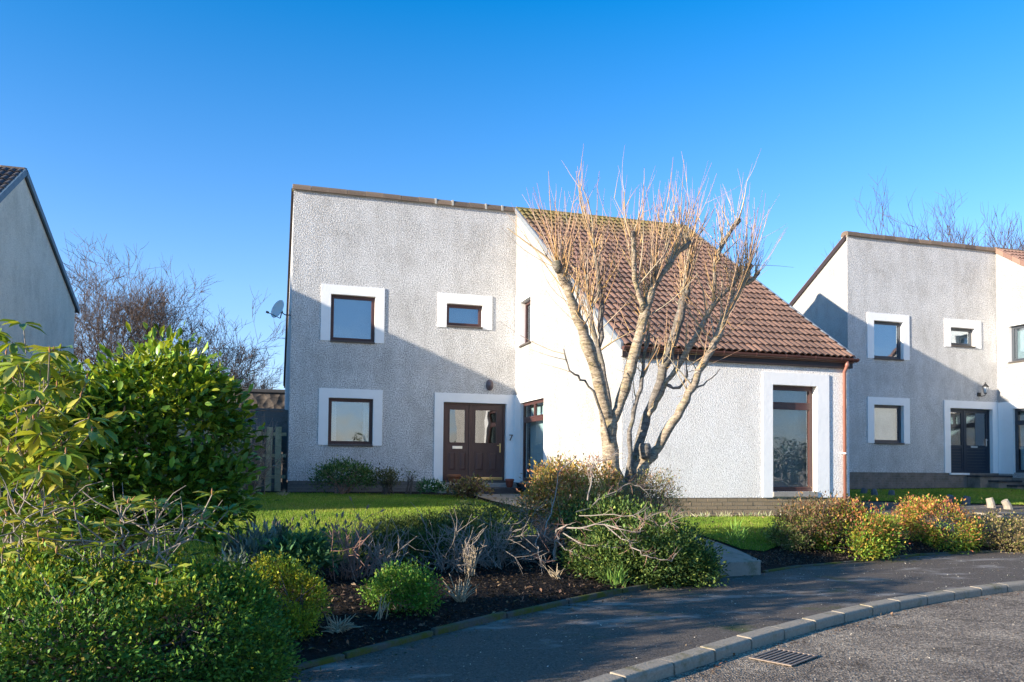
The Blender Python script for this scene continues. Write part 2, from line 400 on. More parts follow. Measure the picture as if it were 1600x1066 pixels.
# ---- instanced leaves joined into one mesh
def leaf_template(kind):
    if kind == 'flat':      # small folded leaf
        return np.array([(0, 0, 0), (.5, .5, .10), (1, 0, -.05), (.5, -.5, .10)]), [(0, 1, 2), (0, 2, 3)]
    if kind == 'long':      # larger leaf with midrib and a drooping tip
        v = np.array([(0, 0, 0), (.28, .40, .05), (.65, .46, .02), (1, 0, -.16), (.65, -.46, .02), (.28, -.40, .05), (.3, 0, -.02), (.67, 0, -.05)])
        return v, [(0, 6, 1), (1, 6, 7), (1, 7, 2), (2, 7, 3), (0, 5, 6), (5, 7, 6), (5, 4, 7), (4, 3, 7)]
    if kind == 'blade':
        return np.array([(0, -.5, 0), (0, .5, 0), (1, 0, 0)]), [(0, 1, 2)]
    if kind == 'strap':
        return np.array([(0, -.4, 0), (0, .4, 0), (.5, .5, .12), (.5, -.5, .12), (1, 0, -.05)]), [(0, 1, 2), (0, 2, 3), (3, 2, 4)]
def leaf_mesh(name, kind, P, A, Nn, L, Wd, C):
    T, Fc = leaf_template(kind); k = len(T); n = len(P)
    A = A/(np.linalg.norm(A, axis=1, keepdims=True)+1e-9); B = np.cross(Nn, A); B /= np.linalg.norm(B, axis=1, keepdims=True)+1e-9; Nn = np.cross(A, B)
    V = P[:, None, :]+T[None, :, 0:1]*(A*L[:, None])[:, None, :]+T[None, :, 1:2]*(B*Wd[:, None])[:, None, :]+T[None, :, 2:3]*(Nn*L[:, None])[:, None, :]
    V = V.reshape(-1, 3); idx = (np.array(Fc)[None]+(np.arange(n)*k)[:, None, None]).reshape(-1)
    me = bpy.data.meshes.new(name); nf = n*len(Fc)
    me.vertices.add(len(V)); me.vertices.foreach_set('co', V.ravel().astype(np.float32))
    me.loops.add(nf*3); me.loops.foreach_set('vertex_index', idx.astype(np.int32))
    me.polygons.add(nf); me.polygons.foreach_set('loop_start', (np.arange(nf)*3).astype(np.int32)); 
    me.update(calc_edges=True)
    at = me.color_attributes.new('col', 'FLOAT_COLOR', 'POINT')
    c4 = np.ones((n, k, 4), np.float32); c4[:, :, :3] = C[:, None, :]; at.data.foreach_set('color', c4.ravel())
    return me
LEAFGAIN = 1.75
def palette(cols, n, var=.22):
    c = np.array(cols)[rng.integers(0, len(cols), n)]*LEAFGAIN
    return np.clip(c*(1+rng.normal(0, var, (n, 1))), .004, .9)
def unit(v): return v/(np.linalg.norm(v, axis=-1, keepdims=True)+1e-9)

# ================================================================== THE SETTING
SK = [(-14, -19.5)]
xs_e = [p[0] for p in EDGE]
g = sheet('ground', [(-500, -60), (500, -60), (500, 900), (-500, 900)], lambda x, y: np.where((y > -40) & (x > -60) & (x < 60), -1.25+0*x, -1.25+0*x), 0, 'turf', 60); tag(g, kind='structure')
garden = [(-40, -19.5)]+EDGE+[(60, -18), (60, 60), (-60, 60)]
BACKG = EDGE+[(30, 40), (-14, 40)]
o = sheet('garden_soil', EDGE+[(70, 14), (-40, 14)], h, 0, 'dark_soil', .6, .004); tag(o, kind='structure')
roadp = KERB+[(70, -45), (-40, -45)]
o = sheet('road', roadp, lambda x, y: ROADZ+0*x, 0, 'road_chippings', 2.0); tag(o, kind='structure')
pav = [(x, y+.10) for x, y in KERB]+[(x, y) for x, y in EDGE[::-1]]
o = sheet('pavement', pav, hp, 0, 'asphalt_path', .5); tag(o, kind='structure')
# lawns
LAWN = [(-7, -9.4), (-3, -10.8), (-.9, -11.6), (0, -11.9), (1.2, -11.6), (2.4, -10.6), (3.4, -9.4), (3.9, -7), (4.15, -3.2), (4.0, -1.75), (2.2, -1.0), (.3, -.75), (-1.5, -.6), (-5.9, -.6), (-7, -2)]
LAWN2 = [(5.85, -10.9), (6.15, -11.0), (6.6, -10.65), (7.3, -10.2), (9.0, -9.6), (11.0, -9.0), (11.4, -7.6), (10.9, -7.35), (5.95, -7.35)]
LAWN3 = [(12.6, -.6), (13.2, -4.0), (15.5, -5.4), (17.6, -6.8), (21.5, -8.2), (21.9, -.7)]
for i, (L, lab) in enumerate(((LAWN, 1), (LAWN2, 2), (LAWN3, 3))):
    o = sheet('lawn', L, h, .012, 'turf', .4); tag(o, kind='structure')
PATH = [(4.35, -1.0), (5.8, -1.0), (5.8, -7.2), (5.72, -11.6), (4.75, -11.6), (4.75, -8), (4.35, -3.2)]
o = sheet('garden_path', PATH, h, .018, 'path_concrete', .5); tag(o, kind='structure')
P2 = [(11.3, -7.2), (11.2, -1), (12.5, -1), (13.0, -4.3), (17.4, -7.3), (21.5, -8.6), (21.5, -10), (15, -8.6), (12.6, -8.6), (11.6, -10.5), (10.6, -10.5)]
o = sheet('neighbour_path', P2, h, .016, 'asphalt_path', .5); tag(o, kind='structure')

# kerb
def along(pl, step, a=None, b=None):
    P = np.array(pl, float); seg = np.linalg.norm(np.diff(P, axis=0), axis=1); s = np.concatenate([[0], np.cumsum(seg)])
    q = np.arange(0, s[-1], step); return np.stack([np.interp(q, s, P[:, 0]), np.interp(q, s, P[:, 1])], 1)
def smoothpl(pl, it=2):
    P = [np.array(p, float) for p in pl]
    for _ in range(it):
        Q = [P[0]]
        for a, b in zip(P[:-1], P[1:]): Q += [a*.75+b*.25, a*.25+b*.75]
        P = Q+[P[-1]]
    return P
kerb = link('kerb', None); tag(kerb, kind='structure')
K = along(smoothpl([k for k in KERB if k[0] > -9 and k[0] < 20]), .56)
for a, b in zip(K[:-1], K[1:]):
    d = b-a; L = np.linalg.norm(d); t = d/L; nrm = np.array([-t[1], t[0]]); L -= .020
    mb = MB(); jz = random.uniform(-.004, .004)
    prof = [(0, -.15), (.003, .060), (.010, .077), (.022, .085), (.145, .089), (.145, -.15)]
    loc = np.array([a[0], a[1], ROADZ+jz])
    for s0 in (0, 1):
        for (pn, pz) in prof: mb.v.append((t[0]*L*s0+nrm[0]*pn, t[1]*L*s0+nrm[1]*pn, pz))
    k = len(prof); mb.f += [(i, (i+1) % k, k+(i+1) % k, k+i) for i in range(k)]+[tuple(range(k))[::-1], tuple(range(k, 2*k))]
    mb.build('kerb_stone', 'kerb_concrete', kerb, bevel=.007, loc=loc)
edging = link('bed_edging', None); tag(edging, kind='structure')
E2 = along(smoothpl([k for k in EDGE if -3.1 < k[0] < 4.8]), .92)
for a, b in zip(E2[:-1], E2[1:]):
    d = b-a; L = np.linalg.norm(d); t = d/L; nrm = np.array([-t[1], t[0]]); L -= .015
    z = float(hp(*a))-.1; mb = MB(); mb.grid((0, 0, 0), (t[0]*L, t[1]*L, random.uniform(-.006, .006)), (nrm[0]*.055, nrm[1]*.055, 0), (0, 0, .145+random.uniform(-.014, .014)))
    mb.build('edging_stone', 'edging_mossy', edging, bevel=.012, loc=(a[0]-nrm[0]*.02, a[1]-nrm[1]*.02, z))
E3 = along(smoothpl([k for k in EDGE if 5.4 < k[0] < 12]), .92)
for a, b in zip(E3[:-1], E3[1:]):
    d = b-a; L = np.linalg.norm(d); t = d/L; nrm = np.array([-t[1], t[0]]); L -= .015
    mb = MB(); mb.grid((0, 0, 0), (t[0]*L, t[1]*L, 0), (nrm[0]*.05, nrm[1]*.05, 0), (0, 0, .13+random.uniform(-.015, .01)))
    mb.build('edging_stone', 'edging_mossy', edging, bevel=.012, loc=(a[0], a[1], float(hp(*a))-.1))
# concrete slab where the garden path meets the pavement
mb = MB(); mb.grid((4.72, -12.22, -.95), (.60, .06, 0), (.12, 1.15, .03), (0, 0, .275)); s = mb.build('path_slab', 'path_concrete', bevel=.012); tag(s, 'raised concrete slab where the garden path meets the pavement', 'slab')
mb = MB(); mb.grid((12.9, -4.9, -.6), (6.0, -3.3, 0), (.05, .09, 0), (0, 0, .30)); 

# ================================================================== HOUSES
W, H, D, X1, ZB = 5.858, 7.313, 6.919, 10.93, -.138
RIDGE, EAVE = 7.42, 2.70
class Fr:
    """wall frame: a along the wall (to the right seen from outside), b outward, z up"""
    def __init__(s, o, u, n): s.o, s.u, s.n = np.array(o, float), np.array(u, float), np.array(n, float)
    def p(s, a, b, z): return s.o+s.u*a+s.n*b+np.array([0, 0, z])
    def box(s, mb, a0, a1, b0, b1, z0, z1): mb.grid(s.p(a0, b0, z0), s.u*(a1-a0), s.n*(b1-b0), (0, 0, z1-z0))
    def ring(s, mb, a0, a1, b0, b1, z0, z1, t):
        s.box(mb, a0, a0+t, b0, b1, z0, z1); s.box(mb, a1-t, a1, b0, b1, z0, z1)
        s.box(mb, a0+t, a1-t, b0, b1, z0, z0+t); s.box(mb, a0+t, a1-t, b0, b1, z1-t, z1)
def surround(fr, a0, a1, z0, z1, Lb, Rb, Tb, parent, zbot, deep=.17, name='surround'):
    mb = MB(); out = [(a0-Lb, zbot), (a0-Lb, z1+Tb), (a1+Rb, z1+Tb), (a1+Rb, zbot), (a1, zbot), (a1, z1), (a0, z1), (a0, zbot)]
    mb.poly([out], lambda a, z: fr.p(a, .024, z))
    k = len(out)
    for i in range(k):
        (p, q), (r, t) = out[i], out[(i+1) % k]
        b = -deep if i in (4, 5, 6) else -.01
        mb.face([fr.p(p, .024, q), fr.p(r, .024, t), fr.p(r, b, t), fr.p(p, b, q)])
    return mb.build(name, 'white_paint', parent, bevel=.006)
def window(house, fr, a0, a1, z0, z1, bands=(.24, .235, .235), zbot=None, mat='brown_frame', blind='blind', sill='sill_concrete', transom=None, vbar=None, t=.05, label=None, sillh=.045, recess=.10, gl='window_glass'):
    mb = MB(); fr.ring(mb, a0, a1, -recess-.07, -recess, z0, z1, t)
    win = mb.build('window', mat, house, bevel=.006)
    if label: win['label'] = label
    surround(fr, a0, a1, z0, z1, *bands, win, z0-.02 if zbot is None else zbot)
    if transom is not None:
        mb = MB(); fr.box(mb, a0+t, a1-t, -recess-.065, -recess+.004, transom-.035, transom+.035); mb.build('transom', mat, win, bevel=.004)
    cells = [(a0+t, a1-t, z0+t, z1-t)] if transom is None else [(a0+t, a1-t, z0+t, transom-.035), (a0+t, a1-t, transom+.035, z1-t)]
    if vbar is not None and transom is not None:
        c = cells.pop(); cells += [(c[0], vbar-.02, c[2], c[3]), (vbar+.02, c[1], c[2], c[3])]
        mb = MB(); fr.box(mb, vbar-.02, vbar+.02, -recess-.06, -recess+.006, c[2], c[3]); mb.build('mullion', mat, win)
    for (p, q, r, s) in cells:
        mb = MB(); fr.ring(mb, p, q, -recess-.05, -recess+.008, r, s, .038); mb.build('sash', mat, win, bevel=.004)
        mb = MB(); fr.box(mb, p+.036, q-.036, -recess-.03, -recess-.024, r+.036, s-.036); mb.build('pane', gl, win)
    if sill:
        mb = MB(); i = len(mb.v)
        fr.box(mb, a0+.002, a1-.002, -recess-.06, .05, z0-sillh, z0-.003); mb.build('sill', sill, win, bevel=.004)
    if blind == 'blind':
        mb = MB(); z = z0+.04
        while z < z1-.03:
            mb.grid(fr.p(a0+.03, -recess-.15, z), fr.u*(a1-a0-.06), fr.n*.022+np.array([0, 0, .016]), (0, 0, .0015)); z += .022
        mb.build('blind', 'blind', win)
    elif blind == 'curtain':
        for s0, s1 in ((a0+.04, a0+.22), (a1-.22, a1-.04)):
            mb = MB(); nst = 14
            for k in range(nst):
                p, q = s0+(s1-s0)*k/nst, s0+(s1-s0)*(k+1)/nst
                off = lambda kk: .02*math.sin(kk*1.9)
                mb.face([fr.p(p, -recess-.2+off(k), z0), fr.p(q, -recess-.2+off(k+1), z0), fr.p(q, -recess-.2+off(k+1), z1), fr.p(p, -recess-.2+off(k), z1)])
            mb.build('curtain', 'curtain', win)
    elif blind == 'sheet':
        mb = MB(); fr.box(mb, a0+.03, a1-.03, -recess-.2, -recess-.19, z0, z1); mb.build('blind', 'pale_room_sheet', win)  # pale sheet added behind the pane so the room looks lit
    return win

def tile_mesh(wd, ln):
    """double-roll concrete tile, local x across, y up-slope, z off the roof"""
    mb = MB(); k = 12; lift = .036
    prof = [(i/k*wd, (.044*abs(math.sin(math.pi*(i/k)*2))**.8)) for i in range(k+1)]
    for x, z in prof: mb.v.append((x, 0, z+lift))
    for x, z in prof: mb.v.append((x, ln, z))
    for x, z in prof: mb.v.append((x, 0, max(z+lift-.020, .0)))
    n = k+1
    mb.f += [(i, i+1, n+i+1, n+i) for i in range(k)]+[(2*n+i, 2*n+i+1, i+1, i) for i in range(k)]
    me = bpy.data.meshes.new('roof_tile'); me.from_pydata(mb.v, [], mb.f); me.update(); return me

def house(name, label, t, wallmats, framemat, tilemat, ridgemat, verge, back_slope=.58, back_y=7.2, tiles=0, front_slope=None, full=True):
    root = thing(name, label, 'house', t)
    fs = (RIDGE-EAVE)/7.06 if front_slope is None else front_slope
    wf, ws, ww, wg = wallmats
    zr = lambda y: RIDGE-.10+(fs*y if y < 0 else -back_slope*y)      # underside of roof
    base = -.02
    # openings: facade (x0,x1,z0,z1), side wall (a = -y), wing front (a = x-W)
    FO = dict(up=(.96, 2.08, 3.56, 4.735), small=(3.95, 4.93, 4.12, 4.70), low=(.95, 2.07, .925, 2.10), door=(3.90, 5.62, .0, 2.085))
    SO = dict(up=(.44, 1.385, 3.60, 4.755), low=(.577, 2.475, .03, 2.075))
    WO = dict(tall=(9.104-W, 10.14-W, -.02, 2.108))
    rect = lambda r: [(r[0], r[2]), (r[1], r[2]), (r[1], r[3]), (r[0], r[3])]
    mb = MB(); mb.poly([[(0, 0), (W, 0), (W, H), (0, H)]]+[rect(r) for r in FO.values() if r[2] > 0.01]+[rect((3.90, 5.62, .0005, 2.085))], lambda a, z: (a, 0, z))
    mb.build('front_wall', wf, root)
    # wing side wall, at x = W, a = -y
    mb = MB(); mb.poly([[(0, ZB), (D, ZB), (D, zr(-D)), (0, zr(0))]]+[rect(r) for r in SO.values()], lambda a, z: (W, -a, z)); mb.build('side_wall', ws, root)
    mb = MB(); mb.poly([[(0, ZB), (X1-W, ZB), (X1-W, zr(-D)), (0, zr(-D))]]+[rect(r) for r in WO.values()], lambda a, z: (W+a, -D, z)); mb.build('wing_wall', ww, root)
    mb = MB(); by = back_y
    mb.poly([[(-D, ZB), (by, ZB), (by, zr(by)), (0, zr(0)), (-D, zr(-D))]], lambda y, z: (X1, y, z))
    mb.poly([[(0, 0), (by, 0), (by, zr(by)), (0, H)]], lambda y, z: (0, y, z))
    mb.poly([[(0, -.1), (X1, -.1), (X1, zr(by)), (0, zr(by))]], lambda x, z: (x, by, z))
    mb.build('gable_wall', wg, root)
    # floors and room partitions that can be seen behind the glass
    mb = MB(); mb.box(.05, X1-.05, 1.9, 1.95, -.1, 6.2); mb.box(.05, X1-.05, .3, 1.9, 2.45, 2.6); mb.box(.05, X1-.05, .02, 1.9, -.12, -.08)
    mb.box(W+1.6, W+1.65, -D+.05, .2, -.1, 2.3); mb.box(W+.1, W+1.6, -D+.3, .2, 2.42, 2.5); mb.build('partition', 'room_dark', root)
    FA = Fr((0, 0, 0), (1, 0, 0), (0, -1, 0)); SI = Fr((W, 0, 0), (0, -1, 0), (-1, 0, 0)); WI = Fr((W, -D, 0), (1, 0, 0), (0, -1, 0))
    # base course
    FB = -.34 if full else -.62
    if full:
        bl, bh = .225, .075
        def bricks(fr, a0, a1, z0, z1, mat, mort, back):
            mb = MB(); fr.box(mb, a0, a1, -.2, back-.012, z0, z1); course = mb.build('base_course', mort, root)
            me = None; nz = int((z1-z0)/bh+.999)
            for r in range(nz):
                zt = z1-r*bh; off = (r % 2)*bl*.5; a = a0-off
                while a < a1-.02:
                    p, q = max(a, a0), min(a+bl, a1)
                    if q-p > .05:
                        mb = MB(); L = q-p-.011; bo = back+random.uniform(-.003, .003)
                        o = fr.p(p, 0, zt-bh); mb.grid((0, 0, 0), fr.u*L, fr.n*.08, (0, 0, bh-.011))
                        key = round(L, 3)
                        if (fr, key) not in cache: cache[(fr, key)] = mb.build('brick', mat, None).data; bpy.data.objects.remove(bpy.data.objects[-1]) if False else None
                        else: pass
                        b = link('brick', cache[(fr, key)], course, o+fr.n*(bo-.08))
                    a += bl
        cache = {}
        bricks(WI, 0, X1-W, -.62, ZB-.004, 'brick_tan', 'mortar', -.008)
        bricks(FA, 0, 3.66, -.42, -.004, 'brick_grey', 'mortar_grey', -.015)
        for o in [o for o in COL.objects if o.name.startswith('brick') and o.parent is None]: bpy.data.objects.remove(o)
        mb = MB(); mb.box(W-.012, W+.05, -D+.012, -2.62, -.6, ZB-.006); mb.build('plinth', 'brick_grey', root)
        mb = MB(); SI.box(mb, .02, 2.74, -.1, .055, -.5, -.07); mb.build('plinth', 'slate_stone', root, bevel=.01)
        mb = MB(); SI.box(mb, .02, 2.76, -.1, .085, -.068, -.012); mb.build('stone_ledge', 'slate_stone', root, bevel=.012)
    else:
        mb = MB(); FA.box(mb, 0, W, -.2, -.012, FB, -.004); mb.box(.012, .3, 0.2, by, FB, -.1); bc = mb.build('base_course', 'mortar_grey', root)
        mb = MB()
        for r in range(8):
            a = -(r % 2)*.11
            while a < W:
                p, q = max(a, 0), min(a+.225, W)
                if q-p > .04: FA.box(mb, p, q-.011, -.06, -.004+random.uniform(-.003, .003), -.004-(r+1)*.075, -.004-r*.075-.010)
                a += .225
        o = mb.build('brickwork', 'brick_neighbour', bc); o['kind'] = 'stuff'
        mb = MB(); mb.box(W-.01, W+.1, -D, -.0, FB, ZB-.004); mb.build('plinth', 'brick_neighbour', root)
    # windows
    blu = dict(mat=framemat)
    window(root, FA, *FO['up'], bands=(.24, .235, .235), sill='dark_sill', **blu, label=None)
    window(root, FA, *FO['small'], bands=(.24, .26, .265), zbot=4.055, sill='dark_sill', **blu)
    window(root, FA, *FO['low'], bands=(.24, .235, .235), sill='dark_sill', blind='curtain' if full else 'sheet', **blu)
    window(root, SI, *SO['up'], bands=(.40, .22, .24), sill='dark_sill', recess=.13, blind='sheet', **blu)
    window(root, SI, *SO['low'], bands=(.54, .28, .24), zbot=-.01, transom=1.62, vbar=1.53, sill=None, blind='sheet', recess=.06, gl='blind_glass', **blu)
    window(root, WI, *WO['tall'], bands=(.23, .29, .245), zbot=ZB, transom=1.70, recess=.12, sillh=.1, t=.055, blind='blind', gl='blind_glass', **blu)
    # coping tiles on top of the facade
    n = 13; L = (W+.06)/n
    cop = MB(); cop.box(-.02, W+.02, -.03, .25, H-.03, H+.01); cp = cop.build('coping', 'ridge_mortar', root)
    for i in range(n):
        mb = MB(); prof = [(-.075, -.015), (-.07, .075), (-.03, .125), (.10, .15), (.22, .13), (.28, 0)]
        jz = random.uniform(-.006, .006); g = .012 if i in (0, 2, 5) else .004
        for x in (0, L-g): mb.v += [(x, y, z) for y, z in prof]
        k = len(prof); mb.f += [(a, a+1, k+a+1, k+a) for a in range(k-1)]+[(k-1, 0, k, 2*k-1), tuple(range(k)), tuple(range(k, 2*k))[::-1]]
        mb.build('ridge_tile', ridgemat, cp, bevel=.006, loc=(-.03+i*L, 0, H+jz+.004))
        if i in (8, 9, 11, 12) and full:
            mb = MB(); mb.box(-.03, .03, -.078, .05, -.02, .128); mb.build('mortar_joint', 'ridge_mortar', cp, bevel=.008, loc=(-.03+i*L, 0, H+.004))
    # roof structure
    mb = MB(); th = .09; xa, xb = W-.02, X1+.04
    ye = -7.06
    def slab(x0, x1, y0, z0, y1, z1, th):
        mb.grid((x0, y0, z0-th), (x1-x0, 0, 0), (0, y1-y0, z1-z0), (0, 0, th))
    slab(xa, xb, ye+.03, RIDGE+fs*(ye+.03)-.03, 0, RIDGE-.03, th)
    slab(-.035, xb, 0.02, RIDGE-.02-.02*back_slope, by+.25, RIDGE-.02-back_slope*(by+.25), .12)
    roof = mb.build('roof', tilemat, root)
    gauge, tw = .3205, .3
    sl = math.hypot(1, fs); ang = math.atan(fs); slope_len = 7.06*sl
    nrow = int(slope_len/gauge); ncol = int(round((xb-xa)/tw)); tw = (xb-xa)/ncol; gauge = slope_len/nrow
    M0 = Matrix.Rotation(ang, 4, 'X'); tm = tile_mesh(tw, gauge+.05); tm.materials.append(MATS[tilemat])
    cnt = 0; rest = MB()
    for r in range(nrow):
        for c in range(ncol):
            y = ye+r*gauge/sl; z = RIDGE+fs*y-.012
            loc = (xa+c*tw, y, z+random.uniform(-.002, .003))
            if cnt < tiles:
                o = link('roof_tile', tm, roof, loc); o.rotation_euler = (ang+random.uniform(-.006, .006), 0, random.uniform(-.006, .006)); cnt += 1
            else:
                i = len(rest.v); Mt = Matrix.Translation(loc) @ M0
                rest.v += [tuple(Mt @ v.co) for v in tm.vertices]; rest.f += [tuple(i+k for k in p.vertices) for p in tm.polygons]
    if rest.v: rest.build('roof_tiles', tilemat, roof)['kind'] = 'stuff'
    # ridge tiles over the wing
    n = 11; L = (xb-xa)/n
    for i in range(n):
        mb = MB(); prof = [(.125*math.cos(a), .075*math.sin(a)) for a in np.linspace(0, math.pi, 9)]+[(-.10, -.03), (.10, -.03)]
        for x in (0, L-.008): mb.v += [(x, y+.03, z) for y, z in prof]
        k = len(prof); mb.f += [(a, (a+1) % k, k+(a+1) % k, k+a) for a in range(k)]+[tuple(range(k)), tuple(range(k, 2*k))[::-1]]
        mb.build('ridge_tile', tilemat if full else ridgemat, roof, loc=(xa+i*L, 0, RIDGE-.02))
    # verges
    vh = .145 if full else .17
    def verge_pieces(x0, x1, y0, y1, top, mat, nm):
        s = fs if y0 < 0 else -back_slope
        k = max(1, int(abs(y1-y0)/.30)); dy = (y1-y0)/k
        for i in range(k):
            ya = y0+i*dy; mb = MB(); mb.grid((x0, 0, 0), (x1-x0, 0, 0), (0, dy-.006*np.sign(dy), s*dy), (0, 0, -vh)); mb.build('verge_tile', mat, roof, bevel=.004, loc=(0, ya, RIDGE+s*ya+top))
    verge_pieces(W-.075, W-.018, ye+.05, -.05, .035, verge, 0)
    verge_pieces(X1+.03, X1+.075, ye+.05, -.02, .05, verge, 0)
    verge_pieces(X1+.03, X1+.075, .02, by+.25, .02, verge, 0)
    mb = MB(); mb.grid((-.06, .03, H+.03), (.05, 0, 0), (0, by, -back_slope*by), (0, 0, -.16)); mb.build('verge_board', 'fascia_brown', root)
    # eaves, gutter and downpipe
    mb = MB(); mb.box(W-.03, X1+.03, ye+.06, ye+.085, EAVE-.20, EAVE-.02); mb.box(W-.03, X1+.03, ye+.085, -D-.002, EAVE-.20, EAVE-.185); mb.build('fascia', 'fascia_brown', root)
    gut = MB(); n = 10; gy, gz, gr = ye+.0, EAVE-.015, .062
    for sgn, r in ((1, gr), (-1, gr-.006)):
        base_i = len(gut.v)
        for x in (W-.05, X1+.10):
            for k in range(n+1):
                a = math.pi+math.pi*k/n; gut.v.append((x, gy+r*math.cos(a), gz+r*math.sin(a)))
        gut.f += [(base_i+k, base_i+k+1, base_i+n+2+k, base_i+n+1+k) for k in range(n)]
    for x in (W-.05, X1+.10): gut.face([(x, gy+gr*math.cos(math.pi+math.pi*k/n), gz+gr*math.sin(math.pi+math.pi*k/n)) for k in range(n+1)])
    g_ = gut.build('gutter', 'brown_plastic', root, smooth=False)
    def clip(x, wd, r, mat):
        mb = MB(); pts = [(x, gy+r*math.cos(a), gz+r*math.sin(a)) for a in np.linspace(math.pi*.98, 2*math.pi*.99, 9)]
        for (p, q) in zip(pts[:-1], pts[1:]): mb.face([(p[0]-wd, p[1], p[2]), (p[0]+wd, p[1], p[2]), (q[0]+wd, q[1], q[2]), (q[0]-wd, q[1], q[2])])
        mb.face([(x-wd, gy-r, gz), (x+wd, gy-r, gz), (x+wd, gy-r+.015, gz+.012), (x-wd, gy-r+.015, gz+.012)])
        mb.build('gutter_bracket', mat, g_)
    if full:
        for x in (6.4, 7.15, 7.9, 8.62, 9.30, 9.98, 10.60): clip(x, .012, gr+.006, 'downpipe_brown')
        for x in (9.54, 9.60, 10.66, 10.86, 10.98): clip(x, .018, gr+.011, 'brown_plastic')
        mb = MB(); px = 10.775
        mb.tube([(px, gy, gz-.04), (px, gy, gz-.12), (px, gy+.02, gz-.17), (px, -D-.055, gz-.26), (px, -D-.055, -.55)], .034, 14); dp = mb.build('downpipe', 'downpipe_brown', root, smooth=True)
        mb = MB(); mb.tube([(px, -D-.055, .745), (px, -D-.055, .775)], .041, 14); mb.box(px-.07, px+.07, -D-.03, -D+.01, .75, .77); mb.build('pipe_clip', 'white_plastic', dp)
        mb = MB(); mb.tube([(px, gy, gz-.10), (px, gy, gz-.125), (px, gy+.01, gz-.15)], .042, 14); mb.build('pipe_collar', 'downpipe_brown', dp)
    return root, FA, SI, WI

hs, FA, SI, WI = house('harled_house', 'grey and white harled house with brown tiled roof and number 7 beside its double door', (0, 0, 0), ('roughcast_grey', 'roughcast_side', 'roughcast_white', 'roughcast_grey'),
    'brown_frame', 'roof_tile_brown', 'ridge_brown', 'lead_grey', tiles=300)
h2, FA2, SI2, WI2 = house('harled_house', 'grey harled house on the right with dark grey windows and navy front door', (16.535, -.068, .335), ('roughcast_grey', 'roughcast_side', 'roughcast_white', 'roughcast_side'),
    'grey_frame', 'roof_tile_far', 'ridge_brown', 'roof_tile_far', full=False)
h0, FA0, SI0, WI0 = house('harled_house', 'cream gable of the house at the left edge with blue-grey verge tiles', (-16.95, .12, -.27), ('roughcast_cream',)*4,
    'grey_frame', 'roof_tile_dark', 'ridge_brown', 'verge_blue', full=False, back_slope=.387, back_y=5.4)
h2['group'] = hs['group'] = h0['group'] = 'row of harled houses'

# ---- front door of the main house
fr = FA; R_ = -.11
mb = MB(); x0, x1, z1 = 3.90, 5.62, 2.085
fr.box(mb, x0, x0+.06, R_-.07, R_, 0, z1); fr.box(mb, x1-.06, x1, R_-.07, R_, 0, z1); fr.box(mb, x0+.06, x1-.06, R_-.07, R_, z1-.06, z1); fr.box(mb, 4.62, 4.69, R_-.07, R_, 0, z1-.06)
door = mb.build('front_door', 'brown_door', hs, bevel=.006)
surround(fr, x0, x1, 0, z1, .24, .236, .242, door, .0, .18)
def leaf(l0, l1, g0, g1, panels):
    mb = MB(); zt = z1-.06
    b0, b1 = R_-.06, R_-.018
    out = [(l0, .03), (l1, .03), (l1, zt), (l0, zt)]
    mb2 = MB(); mb2.poly([out, [(g0, 1.03), (g1, 1.03), (g1, 1.90), (g0, 1.90)]], lambda a, z: fr.p(a, b1, z))
    for (p, q) in ((out[i], out[(i+1) % 4]) for i in range(4)): mb2.face([fr.p(p[0], b1, p[1]), fr.p(q[0], b1, q[1]), fr.p(q[0], b0, q[1]), fr.p(p[0], b0, p[1])])
    hole = [(g0, 1.03), (g1, 1.03), (g1, 1.90), (g0, 1.90)]
    for (p, q) in ((hole[i], hole[(i+1) % 4]) for i in range(4)): mb2.face([fr.p(p[0], b1, p[1]), fr.p(q[0], b1, q[1]), fr.p(q[0], b0, q[1]), fr.p(p[0], b0, p[1])])
    lf = mb2.build('door_leaf', 'brown_door', door)
    mb = MB(); fr.box(mb, g0-.003, g1+.003, R_-.048, R_-.042, 1.027, 1.903); mb.build('pane', 'door_glass', door)
    mb = MB(); fr.ring(mb, g0-.03, g1+.03, b1, b1+.012, 1.0, 1.93, .03); mb.build('bead', 'brown_door', door, bevel=.003)
    for (p, q) in panels:
        mb = MB(); fr.ring(mb, p, q, b1-.001, b1+.014, .27, .80, .022)
        i = len(mb.v); a = [(p+.03, .30), (q-.03, .30), (q-.03, .77), (p+.03, .77)]; b = [(p+.065, .34), (q-.065, .34), (q-.065, .73), (p+.065, .73)]
        for k in range(4):
            mb.face([fr.p(a[k][0], b1+.001, a[k][1]), fr.p(a[(k+1) % 4][0], b1+.001, a[(k+1) % 4][1]), fr.p(b[(k+1) % 4][0], b1+.013, b[(k+1) % 4][1]), fr.p(b[k][0], b1+.013, b[k][1])])
        mb.face([fr.p(x, b1+.013, z) for x, z in b]); mb.build('panel', 'brown_door', door)
leaf(3.965, 4.615, 4.10, 4.52, [(4.06, 4.28), (4.36, 4.57)])
leaf(4.695, 5.555, 4.80, 5.38, [(4.79, 5.05), (5.16, 5.42)])
mb = MB(); fr.box(mb, 4.18, 4.45, R_-.02, R_, .86, .935); mb.build('letter_plate', 'silver', door, bevel=.006)
mb = MB(); fr.box(mb, 5.47, 5.51, R_-.02, R_-.004, .78, 1.02); mb.tube([fr.p(5.49, R_+.0, .965), fr.p(5.49, R_+.05, .965), fr.p(5.39, R_+.055, .965)], .010, 8); mb.build('handle', 'brass', door, smooth=False)
mb = MB(); fr.box(mb, 4.69, 5.555, R_-.02, R_+.03, .035, .115); mb.build('weather_bar', 'brass', door, bevel=.01)
mb = MB(); fr.box(mb, 3.90, 5.62, R_-.08, .02, -.02, .03); mb.build('threshold', 'dark_sill', door)
